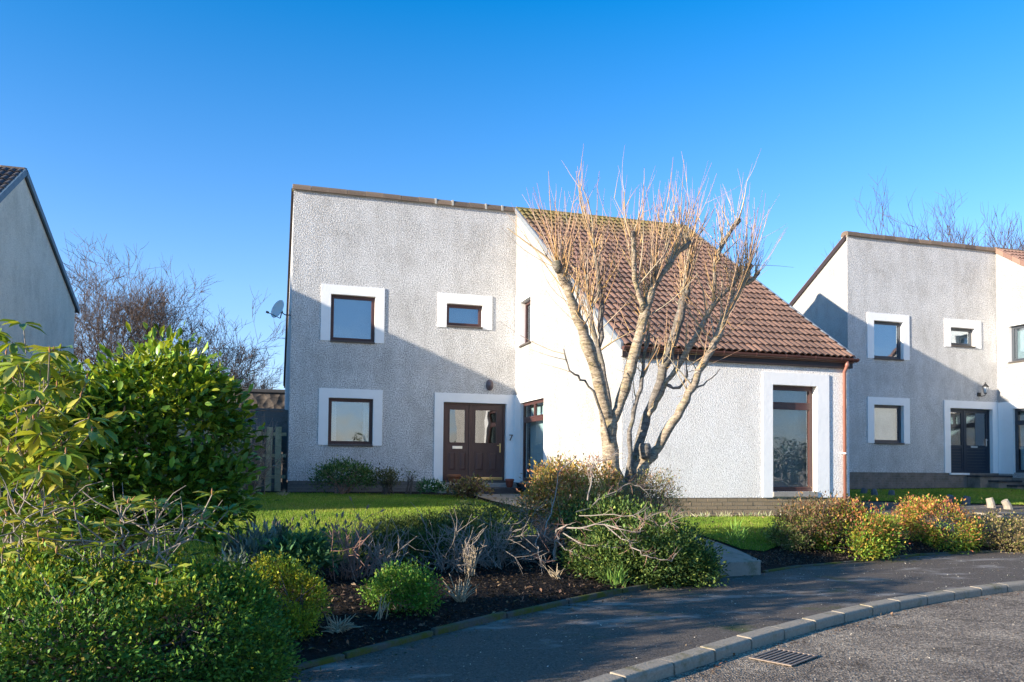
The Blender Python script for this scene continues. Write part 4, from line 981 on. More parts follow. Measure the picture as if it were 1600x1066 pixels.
# ---- rhododendron at the left edge: whorls of long drooping leaves on bare branches
def rhodo(name, label, ends, root_px, d0, Lf, pal, droop, per=8, single=False, bud=True, group=None, mult=1, jit=0):
    rp = place(*root_px, d0); base = np.array([rp[0], rp[1], float(h(rp[0], rp[1])) if rp[1] > interp(EDGE, rp[0]) else -.85])
    t = thing(name, label, 'shrub', base, group); mb = MB(); bd = MB(); protos = []
    for k in range(5):
        me = leaf_mesh('leaf', 'long', np.zeros((1, 3)), np.array([[1., 0, 0]]), np.array([[0, 0, 1.]]), np.array([1.]), np.array([.36]), palette([pal[k % len(pal)]], 1, .12)); me.materials.append(MATS['leaf_glossy']); protos.append(me)
    ends = [(u+rng.normal(0, jit), v+rng.normal(0, jit), d+rng.normal(0, .18)) for (u, v, d) in ends for _ in range(mult)]
    E_ = [place(e[0], e[1], e[2])-base for e in ends]; nl = 0; RP, RA, RN, RL, RC = [], [], [], [], []
    forks = [E_[k]*rng.uniform(.45, .75)+rng.normal(0, .10, 3) for k in rng.permutation(len(E_))[:max(3, len(E_)//6)]]
    for f in forks: mb.ltube([np.array([rng.normal(0, .12), rng.normal(0, .12), 0]), f*.5+rng.normal(0, .07, 3), f], [.013, .010, .008], 6)
    for q in E_:
        f = forks[int(np.argmin([np.linalg.norm(q-f) for f in forks]))]
        m1 = f*.6+q*.4+rng.normal(0, .04, 3); m2 = f*.2+q*.8+rng.normal(0, .03, 3)+np.array([0, 0, -.03])
        if rng.random() < .4: mb.ltube([f, m1, m2, q], [.0065, .0055, .0045, .0035], 5)
        else: mb.ltube([m2, (m2+q)/2, q], [.0045, .004, .0035], 5)
        if bud and rng.random() < .6: bd.ltube([q, q+np.array([0, 0, .015]), q+np.array([rng.normal(0, .006), 0, .038])], [.004, .007, .002], 6)
        ph = rng.uniform(0, 6.28)
        for k in range(per+rng.integers(-2, 3)):
            a = ph+k*2.399; dz = rng.uniform(-1.1, .1)*droop+(1-droop)*rng.uniform(.0, .9)
            ax = unit(np.array([math.cos(a), math.sin(a), dz])); nv = unit(np.array([0, 0, 1.])+ax*.2*np.sign(-dz)+rng.normal(0, .25, 3)); b = unit(np.cross(nv, ax)); c = np.cross(ax, b); s = Lf*rng.uniform(.7, 1.2)
            if nl < 290:
                o = link('leaf', protos[rng.integers(5)], t)
                o.matrix_local = Matrix.Translation(q+ax*.012) @ Matrix(((ax[0], b[0], c[0]), (ax[1], b[1], c[1]), (ax[2], b[2], c[2]))).to_4x4() @ Matrix.Scale(s, 4)
            else: RP.append(q+ax*.012); RA.append(ax); RN.append(nv); RL.append(s); RC.append(pal[rng.integers(len(pal))])
            nl += 1
    if RP:
        me = leaf_mesh('foliage', 'long', np.array(RP), np.array(RA), np.array(RN), np.array(RL), np.array(RL)*.36, np.array(RC)*LEAFGAIN*rng.uniform(.8, 1.2, (len(RC), 1))); me.materials.append(MATS['leaf_glossy']); tag(link('foliage', me, t), kind='stuff')
    mb.build('branches', 'grey_twig', t, smooth=True)['kind'] = 'stuff'
    if bd.q: bd.build('buds', 'rust_stem', t, smooth=True)['kind'] = 'stuff'
    return t
RH = [(.10, .15, .02), (.15, .19, .022), (.22, .23, .03), (.08, .13, .022), (.26, .24, .05)]
ends = [(10, 560, 5.3), (40, 575, 5.2), (25, 620, 5.0), (75, 610, 5.3), (100, 585, 5.6), (60, 650, 5.1), (110, 640, 5.4), (5, 660, 4.9), (35, 690, 5.0), (85, 690, 5.2), (0, 720, 4.9), (60, 730, 5.0), (5, 600, 5.4), (125, 610, 5.8), (20, 770, 4.8), (70, 770, 5.0), (0, 690, 5.5), (45, 640, 5.6), (90, 740, 5.3), (115, 700, 5.6), (10, 830, 4.9), (60, 810, 5.1), (100, 790, 5.3), (30, 740, 5.2)]
rhodo('rhododendron', 'drooping long-leaved rhododendron at the left edge of the photo', ends, (40, 900), 5.2, .155, RH, .85, 8, group='rhododendrons', mult=5, jit=26)
ends2 = [(20, 830, 4.5), (52, 860, 4.5), (95, 845, 4.7), (80, 885, 4.5), (40, 905, 4.4), (150, 855, 4.7), (130, 895, 4.6), (185, 820, 4.9), (215, 800, 5.0), (165, 835, 4.9), (205, 825, 4.8), (275, 825, 5.0), (300, 805, 5.2), (335, 800, 5.2), (240, 925, 4.7), (275, 945, 4.7), (150, 950, 4.3), (125, 1035, 4.0), (205, 1040, 4.1), (290, 870, 5.0), (325, 890, 5.1), (220, 875, 4.8), (60, 820, 4.7), (5, 860, 4.4), (255, 800, 5.1), (120, 815, 4.9)]
rhodo('rhododendron', 'sparse open rhododendron with bare grey branches over the low hedge', ends2, (170, 1000), 4.8, .105, RH, .30, 8, group='rhododendrons', mult=3, jit=18)
# bare grey limbs of the sparse rhododendron
def bare(name, label, base, traces, mat, group=None, cat='shrub', part='branches', n=5, sprig=0, sprigmat=None, sl=.1, df=1.0):
    t = thing(name, label, cat, base, group); base = np.array(base); mb = MB(); sp = MB()
    for tr in traces:
        P = [place(u, v, d*df)-base for (u, v, d, w_) in tr]; R = [w_*.27*d*df/F for (u, v, d, w_) in tr]
        tt = np.linspace(0, len(P)-1, (len(P)-1)*3+1); A = np.array(P); PP = np.stack([np.interp(tt, range(len(P)), A[:, k]) for k in range(3)], 1); PP[1:-1] += rng.normal(0, .011, PP[1:-1].shape)
        mb.tube(PP, np.interp(tt, range(len(R)), R), n, cap=False)
        for _ in range(6):
            j = rng.integers(2, len(PP)); dd = unit(unit(PP[j]-PP[j-1])+rng.normal(0, .55, 3)+np.array([0, 0, .25])); q = PP[j]; ln = rng.uniform(.08, .30); pts_ = [q]
            for k in range(3): dd = unit(dd+rng.normal(0, .22, 3)); pts_.append(pts_[-1]+dd*ln/3)
            mb.ltube(pts_, [.004, .0035, .0025, .0015], 4)
        for _ in range(sprig):
            q = PP[rng.integers(2, len(PP))]; d = unit(rng.normal(0, 1, 3)+np.array([0, 0, .5])); sp.ltube([q, q+d*sl*.5+rng.normal(0, .01, 3), q+d*sl*rng.uniform(.6, 1.3)], [.003, .0024, .0015], 3)
    mb.build(part, mat, t, smooth=True)['kind'] = 'stuff'
    if sp.q: sp.build('sprigs', sprigmat or mat, t)['kind'] = 'stuff'
    return t
b0 = place(170, 960, 4.75); b0[2] = -.8
bare('bare_branch', 'pale bare forked branches lying over the low hedge', b0, [
    [(172, 915, 4.7, 7), (180, 875, 4.65, 7), (200, 855, 4.7, 7), (235, 840, 4.75, 6), (262, 833, 4.8, 5)], [(196, 858, 4.7, 5), (192, 825, 4.7, 4), (186, 805, 4.75, 3)], [(230, 842, 4.75, 4), (245, 818, 4.8, 3), (250, 806, 4.8, 2)],
    [(188, 872, 4.65, 5), (215, 880, 4.7, 4), (255, 880, 4.75, 4), (284, 886, 4.8, 3)], [(250, 879, 4.75, 3), (268, 860, 4.8, 3), (276, 845, 4.85, 2)], [(262, 833, 4.8, 4), (280, 830, 4.9, 3), (316, 815, 5, 2)],
    [(20, 905, 4.5, 6), (32, 855, 4.55, 6), (50, 825, 4.6, 6), (85, 800, 4.7, 5), (115, 795, 4.8, 4)], [(32, 852, 4.55, 5), (22, 825, 4.5, 4), (0, 808, 4.5, 4)], [(36, 850, 4.55, 4), (35, 815, 4.6, 4), (14, 790, 4.6, 3)], [(56, 820, 4.6, 4), (60, 800, 4.65, 3), (55, 780, 4.7, 2)],
    [(38, 1050, 3.95, 7), (60, 1020, 4.0, 6), (85, 1010, 4.05, 5), (125, 998, 4.1, 4)], [(62, 1018, 4.0, 4), (72, 1000, 4.05, 3), (90, 990, 4.1, 2)], [(82, 1066, 3.9, 4), (90, 1000, 4.0, 4), (98, 950, 4.1, 3)], [(128, 940, 4.3, 4), (140, 958, 4.25, 3), (162, 980, 4.2, 3), (178, 970, 4.2, 2)],
    [(100, 903, 4.5, 4), (140, 903, 4.55, 4), (150, 880, 4.6, 3)], [(48, 935, 4.4, 4), (75, 912, 4.45, 4), (110, 890, 4.5, 3), (150, 870, 4.6, 3)]], 'grey_twig')
# low clipped azalea mound in the foreground
shrub('azalea_mound', 'low dense small-leaved green azalea mound in the bottom left corner', lobes_px([(100, 1020, 4.4, 200, 125, .75), (290, 1020, 4.6, 130, 115, .6), (375, 1050, 4.7, 75, 75, .4), (60, 930, 4.8, 130, 60, .5), (240, 950, 4.95, 140, 70, .5), (360, 965, 5.05, 60, 70, .4)]),
      3400, 15, .030, .0175, [(.065, .13, .022), (.055, .11, .022), (.085, .15, .022), (.045, .095, .02)], 'flat', 'leaf_soft', .036, top=[(.17, .19, .018), (.13, .18, .018), (.10, .16, .018), (.20, .17, .03)], topz=.70, stems=26, lump=.07, rmin=.80, low=-.6, group='azaleas')  # upper leaves: their own yellow plus sunlight put into the colour
shrub('azalea_bush', 'yellow-green azalea beside the low mound at the left of the bed', lobes_px([(440, 935, 5.95, 52, 50), (425, 970, 5.9, 52, 42), (420, 900, 6.0, 24, 24), (478, 940, 5.95, 28, 34), (455, 980, 5.8, 34, 30)]), 900, 13, .027, .014, [(.20, .22, .02), (.15, .20, .02), (.26, .23, .022), (.16, .17, .03)], cr=.028, stems=12, lump=.15, low=-.7, group='azaleas')
shrub('azalea_bush', 'small bright green azalea standing alone on the dark soil', lobes_px([(628, 912, 6.8, 40, 22), (600, 930, 6.8, 30, 18), (655, 938, 6.75, 28, 26), (632, 948, 6.7, 34, 20)]), 520, 12, .031, .014, [(.07, .16, .025), (.09, .18, .025), (.06, .13, .025), (.14, .18, .03)], cr=.033, stems=10, lump=.2, low=-.6, stemmat='grey_twig', group='azaleas')
shrub('dark_azalea', 'wide dark green mound spilling over the edging at the foot of the bare tree', lobes_px([(1000, 860, 9.3, 85, 48, .7), (1062, 882, 9.2, 48, 36, .45), (930, 880, 9.0, 42, 36, .4), (950, 825, 9.6, 60, 34, .4), (1035, 897, 9.0, 60, 22, .3), (970, 902, 8.8, 55, 22, .3)]), 2300, 13, .045, .021, [(.05, .085, .025), (.07, .11, .026), (.04, .07, .022), (.11, .135, .03)], cr=.055, stems=18, lump=.17, low=-.7, group='azaleas')
shrub('golden_shrub', 'sunlit golden-leaved shrub left of the tree trunk', lobes_px([(880, 775, 10.6, 46, 38), (845, 790, 10.5, 30, 26), (925, 755, 11.0, 38, 28), (870, 750, 11.3, 34, 22), (900, 800, 10.4, 55, 30), (940, 790, 10.2, 34, 30)]), 1150, 11, .048, .024, [(.26, .19, .045), (.33, .20, .065), (.18, .145, .05), (.32, .15, .085), (.15, .14, .035)], cr=.055, stems=22, stemmat='red_twig', low=-.6, group='azaleas')
shrub('bronze_shrub', 'bronze twiggy shrub right of the tree trunk against the white wall', lobes_px([(1028, 768, 11.0, 34, 34), (995, 785, 10.8, 40, 30), (1035, 800, 10.6, 36, 28), (960, 795, 10.5, 34, 24)]), 640, 9, .032, .016, [(.20, .15, .09), (.25, .15, .09), (.15, .13, .06), (.16, .16, .05)], cr=.05, stems=30, stemmat='red_twig', rmin=.5)
# autumn-coloured azaleas on the right
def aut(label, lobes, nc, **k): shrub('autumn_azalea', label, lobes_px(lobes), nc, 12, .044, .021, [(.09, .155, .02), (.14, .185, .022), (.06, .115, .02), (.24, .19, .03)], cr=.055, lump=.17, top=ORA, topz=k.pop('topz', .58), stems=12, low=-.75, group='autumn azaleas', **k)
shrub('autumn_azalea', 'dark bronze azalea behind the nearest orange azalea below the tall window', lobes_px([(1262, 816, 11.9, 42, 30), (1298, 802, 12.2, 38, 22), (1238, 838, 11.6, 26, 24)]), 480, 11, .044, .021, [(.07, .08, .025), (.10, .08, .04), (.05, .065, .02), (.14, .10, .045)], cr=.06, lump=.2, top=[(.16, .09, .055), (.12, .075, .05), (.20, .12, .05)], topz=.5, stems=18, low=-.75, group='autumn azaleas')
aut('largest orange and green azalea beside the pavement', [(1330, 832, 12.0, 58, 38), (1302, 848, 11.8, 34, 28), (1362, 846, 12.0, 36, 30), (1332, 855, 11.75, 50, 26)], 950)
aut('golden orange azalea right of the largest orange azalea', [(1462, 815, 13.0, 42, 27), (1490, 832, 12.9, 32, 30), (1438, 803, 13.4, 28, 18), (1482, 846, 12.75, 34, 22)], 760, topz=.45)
shrub('brown_azalea', 'thin brownish azalea at the right edge beside the pavement', lobes_px([(1550, 832, 13.2, 48, 30), (1595, 838, 13.2, 40, 30), (1570, 850, 13.0, 44, 18)]), 560, 9, .04, .019, [(.16, .13, .05), (.11, .12, .03), (.20, .14, .07), (.10, .08, .05)], cr=.05, stems=26, stemmat='dark_twig', rmin=.55, low=-.7, group='autumn azaleas')
shrub('low_evergreen', 'small pale green shrub at the lawn edge left of the orange azaleas', lobes_px([(1222, 838, 11.7, 20, 12), (1245, 848, 11.5, 16, 12)]), 140, 9, .05, .017, [(.12, .16, .04), (.15, .16, .06)], cr=.04, stems=5, low=-.6, stemmat='straw', stemr=.006)
# conifers and evergreens in the middle of the bed
JUN = [(.045, .065, .02), (.055, .08, .022), (.075, .095, .025), (.035, .05, .018)]
shrub('juniper', 'low dark evergreen at the lawn edge behind the bare twigs', lobes_px([(640, 830, 9.9, 50, 15, .4), (600, 834, 9.8, 28, 14, .3), (690, 822, 10.1, 42, 15, .4)]), 520, 14, .042, .012, JUN, cr=.045, stems=10, outw=.6, upb=.2, low=-.6, group='low evergreens')
shrub('juniper', 'blue-green evergreen spreading in front of the path to the door', lobes_px([(740, 815, 10.2, 44, 20), (785, 818, 10.1, 38, 22), (715, 838, 9.8, 42, 20), (770, 845, 9.7, 38, 20)]), 700, 14, .042, .012, [(.055, .075, .03), (.075, .095, .035), (.09, .105, .04)], cr=.05, stems=12, outw=.6, upb=.2, low=-.6, group='low evergreens')
shrub('juniper', 'dark evergreen mass under the grey bare twigs', lobes_px([(660, 858, 9.2, 66, 22), (600, 862, 9.1, 40, 20), (740, 862, 9.3, 48, 22)]), 640, 13, .045, .016, DKGREEN, cr=.05, stems=10, low=-.6, group='low evergreens')
shrub('grey_leaf_plant', 'blue-grey strappy-leaved plant beside the laurel', lobes_px([(385, 872, 7.6, 28, 22), (420, 855, 7.9, 34, 18), (368, 892, 7.3, 20, 16)]), 80, 12, .11, .020, [(.10, .13, .115), (.14, .175, .15), (.08, .105, .09)], 'strap', 'leaf_soft', .05, stems=0, upb=.6, outw=.9, cat='plant', stemmat='straw')
shrub('broadleaf_plant', 'dark green broad-leaved plant left of the brown bare twigs', lobes_px([(465, 868, 7.8, 34, 26), (490, 880, 7.7, 22, 22), (440, 885, 7.5, 26, 22)]), 150, 9, .085, .034, [(.03, .08, .035), (.045, .10, .04), (.06, .12, .05)], 'long', 'leaf_soft', .05, stems=8, cat='plant')
shrub('wall_shrub', 'rounded green shrub against the house wall under the lower window', lobes_px([(535, 745, 19.2, 38, 20, .45), (515, 752, 19.2, 24, 16, .35), (558, 750, 19.2, 24, 18, .35)]), 330, 11, .075, .03, [(.05, .10, .03), (.07, .12, .035), (.035, .075, .025), (.11, .13, .05)], 'flat', 'leaf_soft', .07, stems=16, stemmat='red_twig', group='shrubs along the house wall')
shrub('wall_shrub', 'smaller dark twiggy shrub along the house wall', lobes_px([(605, 750, 19.3, 20, 16, .3)]), 90, 9, .07, .028, [(.06, .07, .03), (.08, .08, .04)], 'flat', 'leaf_soft', .07, stems=18, stemmat='dark_twig', group='shrubs along the house wall', rmin=.5)
shrub('wall_shrub', 'tiny sprig growing by the wall left of the front door', lobes_px([(641, 745, 19.5, 8, 8, .12)]), 12, 7, .05, .022, [(.07, .08, .04)], 'flat', 'leaf_soft', .05, stems=5, group='shrubs along the house wall')
sd = shrub('snowdrop_clump', 'clump of white flowers at the lawn edge left of the door steps', lobes_px([(676, 764, 18.9, 20, 9, .22)]), 70, 10, .10, .02, [(.03, .08, .03), (.045, .10, .04)], 'strap', 'leaf_soft', .04, stems=0, upb=.9, cat='plant')
P_, N_ = shell(lobes_px([(678, 759, 18.8, 20, 8, .2)]), 26, .9); me = leaf_mesh('blossom', 'flat', np.repeat(P_, 5, 0)-np.array(sd.location)+rng.normal(0, .012, (130, 3)), rng.normal(0, 1, (130, 3)), rng.normal(0, 1, (130, 3)), np.full(130, .045), np.full(130, .03), palette([(.8, .8, .74)], 130, .05)); me.materials.append(MATS['leaf_soft']); tag(link('blossom', me, sd), kind='stuff')
shrub('heuchera', 'brown leafy clump of bedding in front of the door step', lobes_px([(715, 768, 18.4, 20, 8, .25), (745, 768, 18.4, 18, 9, .25), (735, 760, 18.6, 14, 8, .2)]), 130, 9, .085, .05, [(.12, .085, .05), (.16, .12, .06), (.09, .06, .05), (.11, .12, .04)], 'flat', 'leaf_soft', .06, stems=0, cat='plant')
# unseen hedge bushes to the left, added to cast the shade over bed and lawn
for k, (x, y, r, zt) in enumerate(((-4.4, -10.9, .9, .95), (-4.7, -13.0, .9, .55), (-5.4, -17.2, .7, .25))):
    zb = float(h(x, y)); c = np.array([x, y, (zb+zt)/2])
    shrub('unseen_bush', ['low unseen hedge bush farthest from the road, beyond the laurel', 'unseen hedge bush beside the laurel beyond the left edge', 'unseen hedge bush nearest the road beyond the left edge'][k], [(c, np.array([r, r, (zt-zb)/2])), (c+np.array([.3, .3, -.2]), np.array([r*.8, r*.8, (zt-zb)/2*.8]))], 420, 14, .09, .045, GREEN, 'flat', 'leaf_glossy', .12, stems=8, group='hedge at the left')

# ---- bare twiggy shrubs of the bed
def fan(name, label, u, v, d, n, spread, L, mat, group, forks=2, r=.006, lean=0, sway=.12, tips=None):
    base = G(u, v); t = thing(name, label, 'shrub', base, group); mb = MB(); tp = MB()
    for k in range(n):
        a = rng.uniform(0, 6.28); s = rng.uniform(.1, 1)*spread; dirv = unit(np.array([math.cos(a)*s+lean, math.sin(a)*s, 1])); p = np.array([rng.normal(0, .11), rng.normal(0, .11), 0.]); ln = L*rng.uniform(.45, 1.15); pts = [p]
        for i in range(5):
            dirv = unit(dirv+rng.normal(0, sway*1.35, 3)); pts.append(pts[-1]+dirv*ln/5)
        mb.ltube(pts, [r*(1-.13*i) for i in range(6)], 5)
        for _ in range(forks*2):
            j = rng.integers(1, 5); dd = unit(dirv+rng.normal(0, .7, 3)); q = pts[j]; e = q+dd*ln*rng.uniform(.2, .45)
            mb.ltube([q, (q+e)/2+rng.normal(0, .015, 3), e], [r*.6, r*.45, r*.3], 4)
            if tips: tp.tube([e, e+dd*.03, e+dd*.06], [.003, .012, .003], 5)
        if tips: tp.tube([pts[-1], pts[-1]+dirv*.03, pts[-1]+dirv*.06], [.003, .014, .003], 5)
    mb.build('twigs', mat, t, smooth=True)['kind'] = 'stuff'
    if tp.v: tp.build('seed_heads', tips, t)['kind'] = 'stuff'
    return t
BT = 'bare shrubs in the bed'
fan('bare_shrub', 'brown bare shrub with fanned stems left of the small azalea', 550, 905, 7.5, 34, .85, .62, 'red_twig', BT, 2, .0055)
fan('bare_shrub', 'brown bare shrub with seed heads behind the fanned stems', 535, 880, 7.8, 14, .35, .62, 'twig_bark', BT, 2, .005, tips='twig_bark')
fan('bare_shrub', 'grey bare shrub with crossing stems above the dark soil', 600, 900, 7.6, 26, 1.0, .55, 'grey_twig', BT, 3, .005)
fan('bare_shrub', 'wide grey bare shrub right of the small azalea', 705, 893, 7.9, 34, 1.35, .66, 'grey_twig', BT, 3, .0055, sway=.2)
fan('bare_shrub', 'tangled grey bare shrub below the path', 770, 885, 8.3, 34, 1.2, .68, 'grey_twig', BT, 4, .005, sway=.22)
fan('bare_shrub', 'purplish tangled bare shrub left of the arching branches', 830, 872, 8.7, 44, 1.1, .72, 'twig_bark', BT, 5, .0055, sway=.25)
fan('bare_shrub', 'bare twiggy shrub growing up the timber fence', 388, 775, 17.5, 46, .35, 1.75, 'twig_bark', BT, 6, .010, sway=.14)
fan('seed_head_plant', 'withered brown seed heads standing beside the laurel', 440, 868, 7.1, 22, .55, .42, 'dark_twig', None, 0, .004, tips='dark_twig')['category'] = 'plant'
o = G(868, 878)
bare('arching_shrub', 'bare shrub with long arching pale branches in front of the dark green mound', o, [
    [(868, 875, 8.6, 12), (868, 845, 8.6, 9), (872, 828, 8.6, 7), (886, 820, 8.5, 5)], [(872, 830, 8.6, 5), (905, 823, 8.4, 5), (945, 820, 8.3, 5), (970, 828, 8.2, 4), (1000, 833, 8.2, 3)], [(945, 820, 8.3, 4), (985, 845, 8.1, 4), (1003, 865, 8.0, 4), (1025, 872, 8.0, 3), (1048, 878, 8.0, 3), (1058, 865, 8.0, 2)],
    [(880, 833, 8.5, 4), (912, 850, 8.3, 4), (945, 855, 8.2, 4), (980, 852, 8.2, 3), (995, 845, 8.2, 2)], [(905, 806, 8.6, 3), (960, 803, 8.4, 3), (1000, 810, 8.3, 3), (1030, 820, 8.3, 3), (1048, 812, 8.3, 2)], [(1034, 826, 8.3, 2), (1045, 815, 8.3, 2), (1052, 808, 8.3, 1.5)],
    [(862, 845, 8.6, 5), (840, 830, 8.5, 4), (838, 850, 8.4, 4), (842, 870, 8.3, 3), (858, 878, 8.3, 3)], [(850, 840, 8.6, 4), (862, 805, 8.8, 4), (868, 770, 9.0, 3), (872, 740, 9.0, 3), (900, 715, 9.1, 2)], [(918, 782, 8.9, 5), (924, 745, 9.0, 4), (928, 720, 9.0, 3)], [(900, 800, 8.8, 4), (950, 775, 9.0, 4), (985, 755, 9.1, 3), (1005, 765, 9.1, 2)],
    [(1000, 833, 8.2, 3), (1005, 818, 8.2, 2), (1006, 812, 8.2, 1.5)], [(905, 720, 9.2, 2), (930, 728, 9.2, 2), (955, 712, 9.2, 1.5)], [(870, 845, 8.6, 4), (890, 862, 8.4, 3), (925, 872, 8.3, 2)]], 'grey_twig', sprig=16, sprigmat='red_twig', sl=.16, df=1.06)
# dry grass tufts
def tuft(label, u, v, d, n, L, flat, mat='straw'):
    base = G(u, v); t = thing('dry_grass_tuft', label, 'grass tuft', base, 'dry cut-back tufts in the bed'); mb = MB()
    for k in range(n):
        a = rng.uniform(0, 6.28); s = rng.uniform(.2, 1)*flat; dv = unit(np.array([math.cos(a)*s, math.sin(a)*s, 1])); ln = L*rng.uniform(.5, 1.1); p = np.array([rng.normal(0, .025), rng.normal(0, .025), 0])
        mb.tube([p, p+dv*ln*.5, p+dv*ln+np.array([0, 0, -.1*ln*s])], [.0045, .004, .002], 4)
    mb.build('stalks', mat, t)
tuft('flattened dry tuft nearest the low mound', 528, 988, 6.0, 46, .17, 2.2); tuft('two thin pale stalks below the small azalea', 593, 968, 6.4, 12, .20, .7)
tuft('spiky dry tuft right of the small azalea', 718, 940, 6.9, 34, .27, 1.3); tuft('upright dry tuft behind the spiky tuft', 735, 900, 7.7, 36, .34, .35)
tuft('scattered dry stalks in front of the arching shrub', 870, 905, 7.9, 16, .2, 1.6); tuft('dry tuft at the foot of the timber fence', 442, 776, 18.0, 26, .22, 1.6)
for k, (u, v, d) in enumerate(((963, 912, 8.1), (1150, 836, 9.9))):
    shrub('bulb_shoots', ['small green bulb shoots in front of the dark mound', 'green shoots at the lawn edge by the slab'][k], lobes_px([(u, v, d, 9, 8)]), 14, 5, .13, .012, [(.12, .19, .04), (.09, .16, .03)], 'strap', 'leaf_soft', .03, stems=0, upb=1.4, outw=.3, cat='plant')
# plants along the foot of the wing wall
P_ = []; 
for k in range(70):
    x = rng.uniform(6.1, 9.6); y = -7.15+rng.normal(0, .06); P_.append((x, y, float(h(x, y))))
P_ = np.array(P_); q = np.repeat(P_, 9, 0)+rng.normal(0, .03, (630, 3))*[1, 1, .2]; b0 = np.array([7.8, -7.15, float(h(7.8, -7.15))])
t = thing('bulb_row', 'row of young bulb shoots along the brick foot of the white wall', 'plant', b0)
me = leaf_mesh('shoots', 'strap', q-b0, rng.normal(0, .5, (630, 3))+[0, 0, 1], rng.normal(0, 1, (630, 3)), rng.uniform(.05, .13, 630), np.full(630, .012), palette([(.28, .30, .18), (.20, .24, .10), (.35, .33, .25), (.18, .12, .08)], 630)); me.materials.append(MATS['leaf_soft']); tag(link('shoots', me, t), kind='stuff')

# ================================================================== SMALL THINGS
def pot(name, label, loc, s, mat):
    t = thing(name, label, 'plant pot', loc, 'pots by the front door'); mb = MB()
    mb.lathe([(.001, 0), (.105*s, 0), (.125*s, .06), (.135*s, .07), (.150*s, .15), (.165*s, .155), (.172*s, .165), (.172*s, .215), (.155*s, .22), (.150*s, .18), (.001, .17)], n=24); mb.build('pot', mat, t, smooth=True)
    mb = MB(); mb.lathe([(.001, .182), (.1495*s, .181)], n=24); mb.build('compost', 'dark_soil', t)
pot('terracotta_pot', 'larger ribbed terracotta pot left of the door', (4.12, -.35, -.03), 1.05, 'terracotta'); pot('terracotta_bowl', 'small dark terracotta bowl at the right end of the step', (5.50, -.78, -.13), .68, 'terracotta_dark')
# stumps edging the neighbour's lawn
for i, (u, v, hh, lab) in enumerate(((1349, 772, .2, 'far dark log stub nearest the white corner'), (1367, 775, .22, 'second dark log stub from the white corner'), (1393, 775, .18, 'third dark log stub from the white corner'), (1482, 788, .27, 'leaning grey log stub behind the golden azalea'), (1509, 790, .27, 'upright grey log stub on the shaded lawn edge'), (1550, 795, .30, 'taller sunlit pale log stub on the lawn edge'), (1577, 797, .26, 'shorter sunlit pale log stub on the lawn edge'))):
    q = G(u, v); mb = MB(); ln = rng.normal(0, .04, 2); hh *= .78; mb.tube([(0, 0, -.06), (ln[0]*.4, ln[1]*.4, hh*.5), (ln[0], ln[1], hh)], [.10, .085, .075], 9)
    tag(mb.build('log_stub', 'stump_sunlit' if i > 4 else 'stump_shaded', bevel=.008, loc=q), lab, 'log stub', 'log stubs along the neighbouring lawn')
mb = MB(); a, b = G(1525, 805), G(1640, 822); d = b-a
ed = link('lawn_edging', None); tag(ed, kind='structure')
for k in range(5):
    p = a+d*k/5; mb = MB(); mb.grid((0, 0, -.05), (d[0]/5*.98, d[1]/5*.98, 0), (.03, .08, 0), (0, 0, .10)); mb.build('edging_stone', 'path_concrete', ed, bevel=.008, loc=p)
# road gully grate
gr = thing('gully_grate', 'rusty cast iron drain grate in the road beside the kerb', 'drain grate', (3.33, -15.42, ROADZ+.004), rz=math.atan2(.47, .85)); gr.scale = (.86, .8, 1)
mb = MB(); mb.box(-.26, .26, -.20, .20, 0, .003); mb.build('pit_shade', 'drain_dark', gr)  # near-black plate on the road; the pit's darkness is put into its colour
mb = MB()
mb.box(-.27, -.235, -.21, .21, .003, .012); mb.box(.235, .27, -.21, .21, .003, .012); mb.box(-.235, .235, -.21, -.185, .003, .012); mb.box(-.235, .235, .185, .21, .003, .012); mb.build('frame', 'iron', gr, bevel=.003)
for k in range(7):
    mb = MB(); mb.box(-.234, .234, -.013, .013, .004, .0115); mb.build('bar', 'iron', gr, loc=(0, -.150+k*.05, 0), bevel=.003)

# ---- loose cover: mulch, dead leaves, grit, grass
def scatter(name, n, poly, hf, off, L, Wd, pal, mat, kind='flat', tilt=.25, label=None, dens=None):
    xs_ = [p[0] for p in poly]; ys_ = [p[1] for p in poly]; X = rng.uniform(min(xs_), max(xs_), n*4); Y = rng.uniform(min(ys_), max(ys_), n*4); k = inpoly(poly, X, Y); X, Y = X[k][:n], Y[k][:n]; n = len(X)
    P = np.stack([X, Y, hf(X, Y)+off], 1); A = rng.normal(0, 1, (n, 3))*[1, 1, tilt]; Nv = rng.normal(0, tilt, (n, 3))+[0, 0, 1]
    me = leaf_mesh(name, kind, P, A, Nv, L*rng.uniform(.4, 1.5, n), Wd*rng.uniform(.5, 1.4, n), palette(pal, n, .3)); me.materials.append(MATS[mat]); o = link(name, me); tag(o, label, kind='stuff'); return o
BED = [(-1.2, -15.9), (.2, -14.95), (1.9, -13.7), (3.6, -12.65), (4.6, -12.1), (4.6, -10.5), (3, -9.6), (2.4, -10.5), (1.2, -11.5), (0, -11.8), (-1.2, -11.6)]
scatter('bark_mulch', 16000, BED, h, .012, .035, .016, [(.03, .022, .017), (.02, .016, .013), (.05, .036, .027), (.012, .01, .009)], 'leaf_soft', tilt=.5, label='dark bark mulch strewn over the bed')
scatter('fallen_leaves', 700, BED, h, .02, .05, .026, [(.16, .09, .055), (.22, .15, .09), (.10, .06, .045)], 'leaf_soft', tilt=.4, label='brown fallen leaves on the bed')
BED2 = [(5.4, -11.9), (6.5, -11.45), (7.6, -11.25), (9, -10.75), (11.5, -10.6), (11.5, -9.4), (9, -9.7), (7.3, -10.3), (6.6, -10.75), (6.1, -11.1), (5.8, -11.1)]
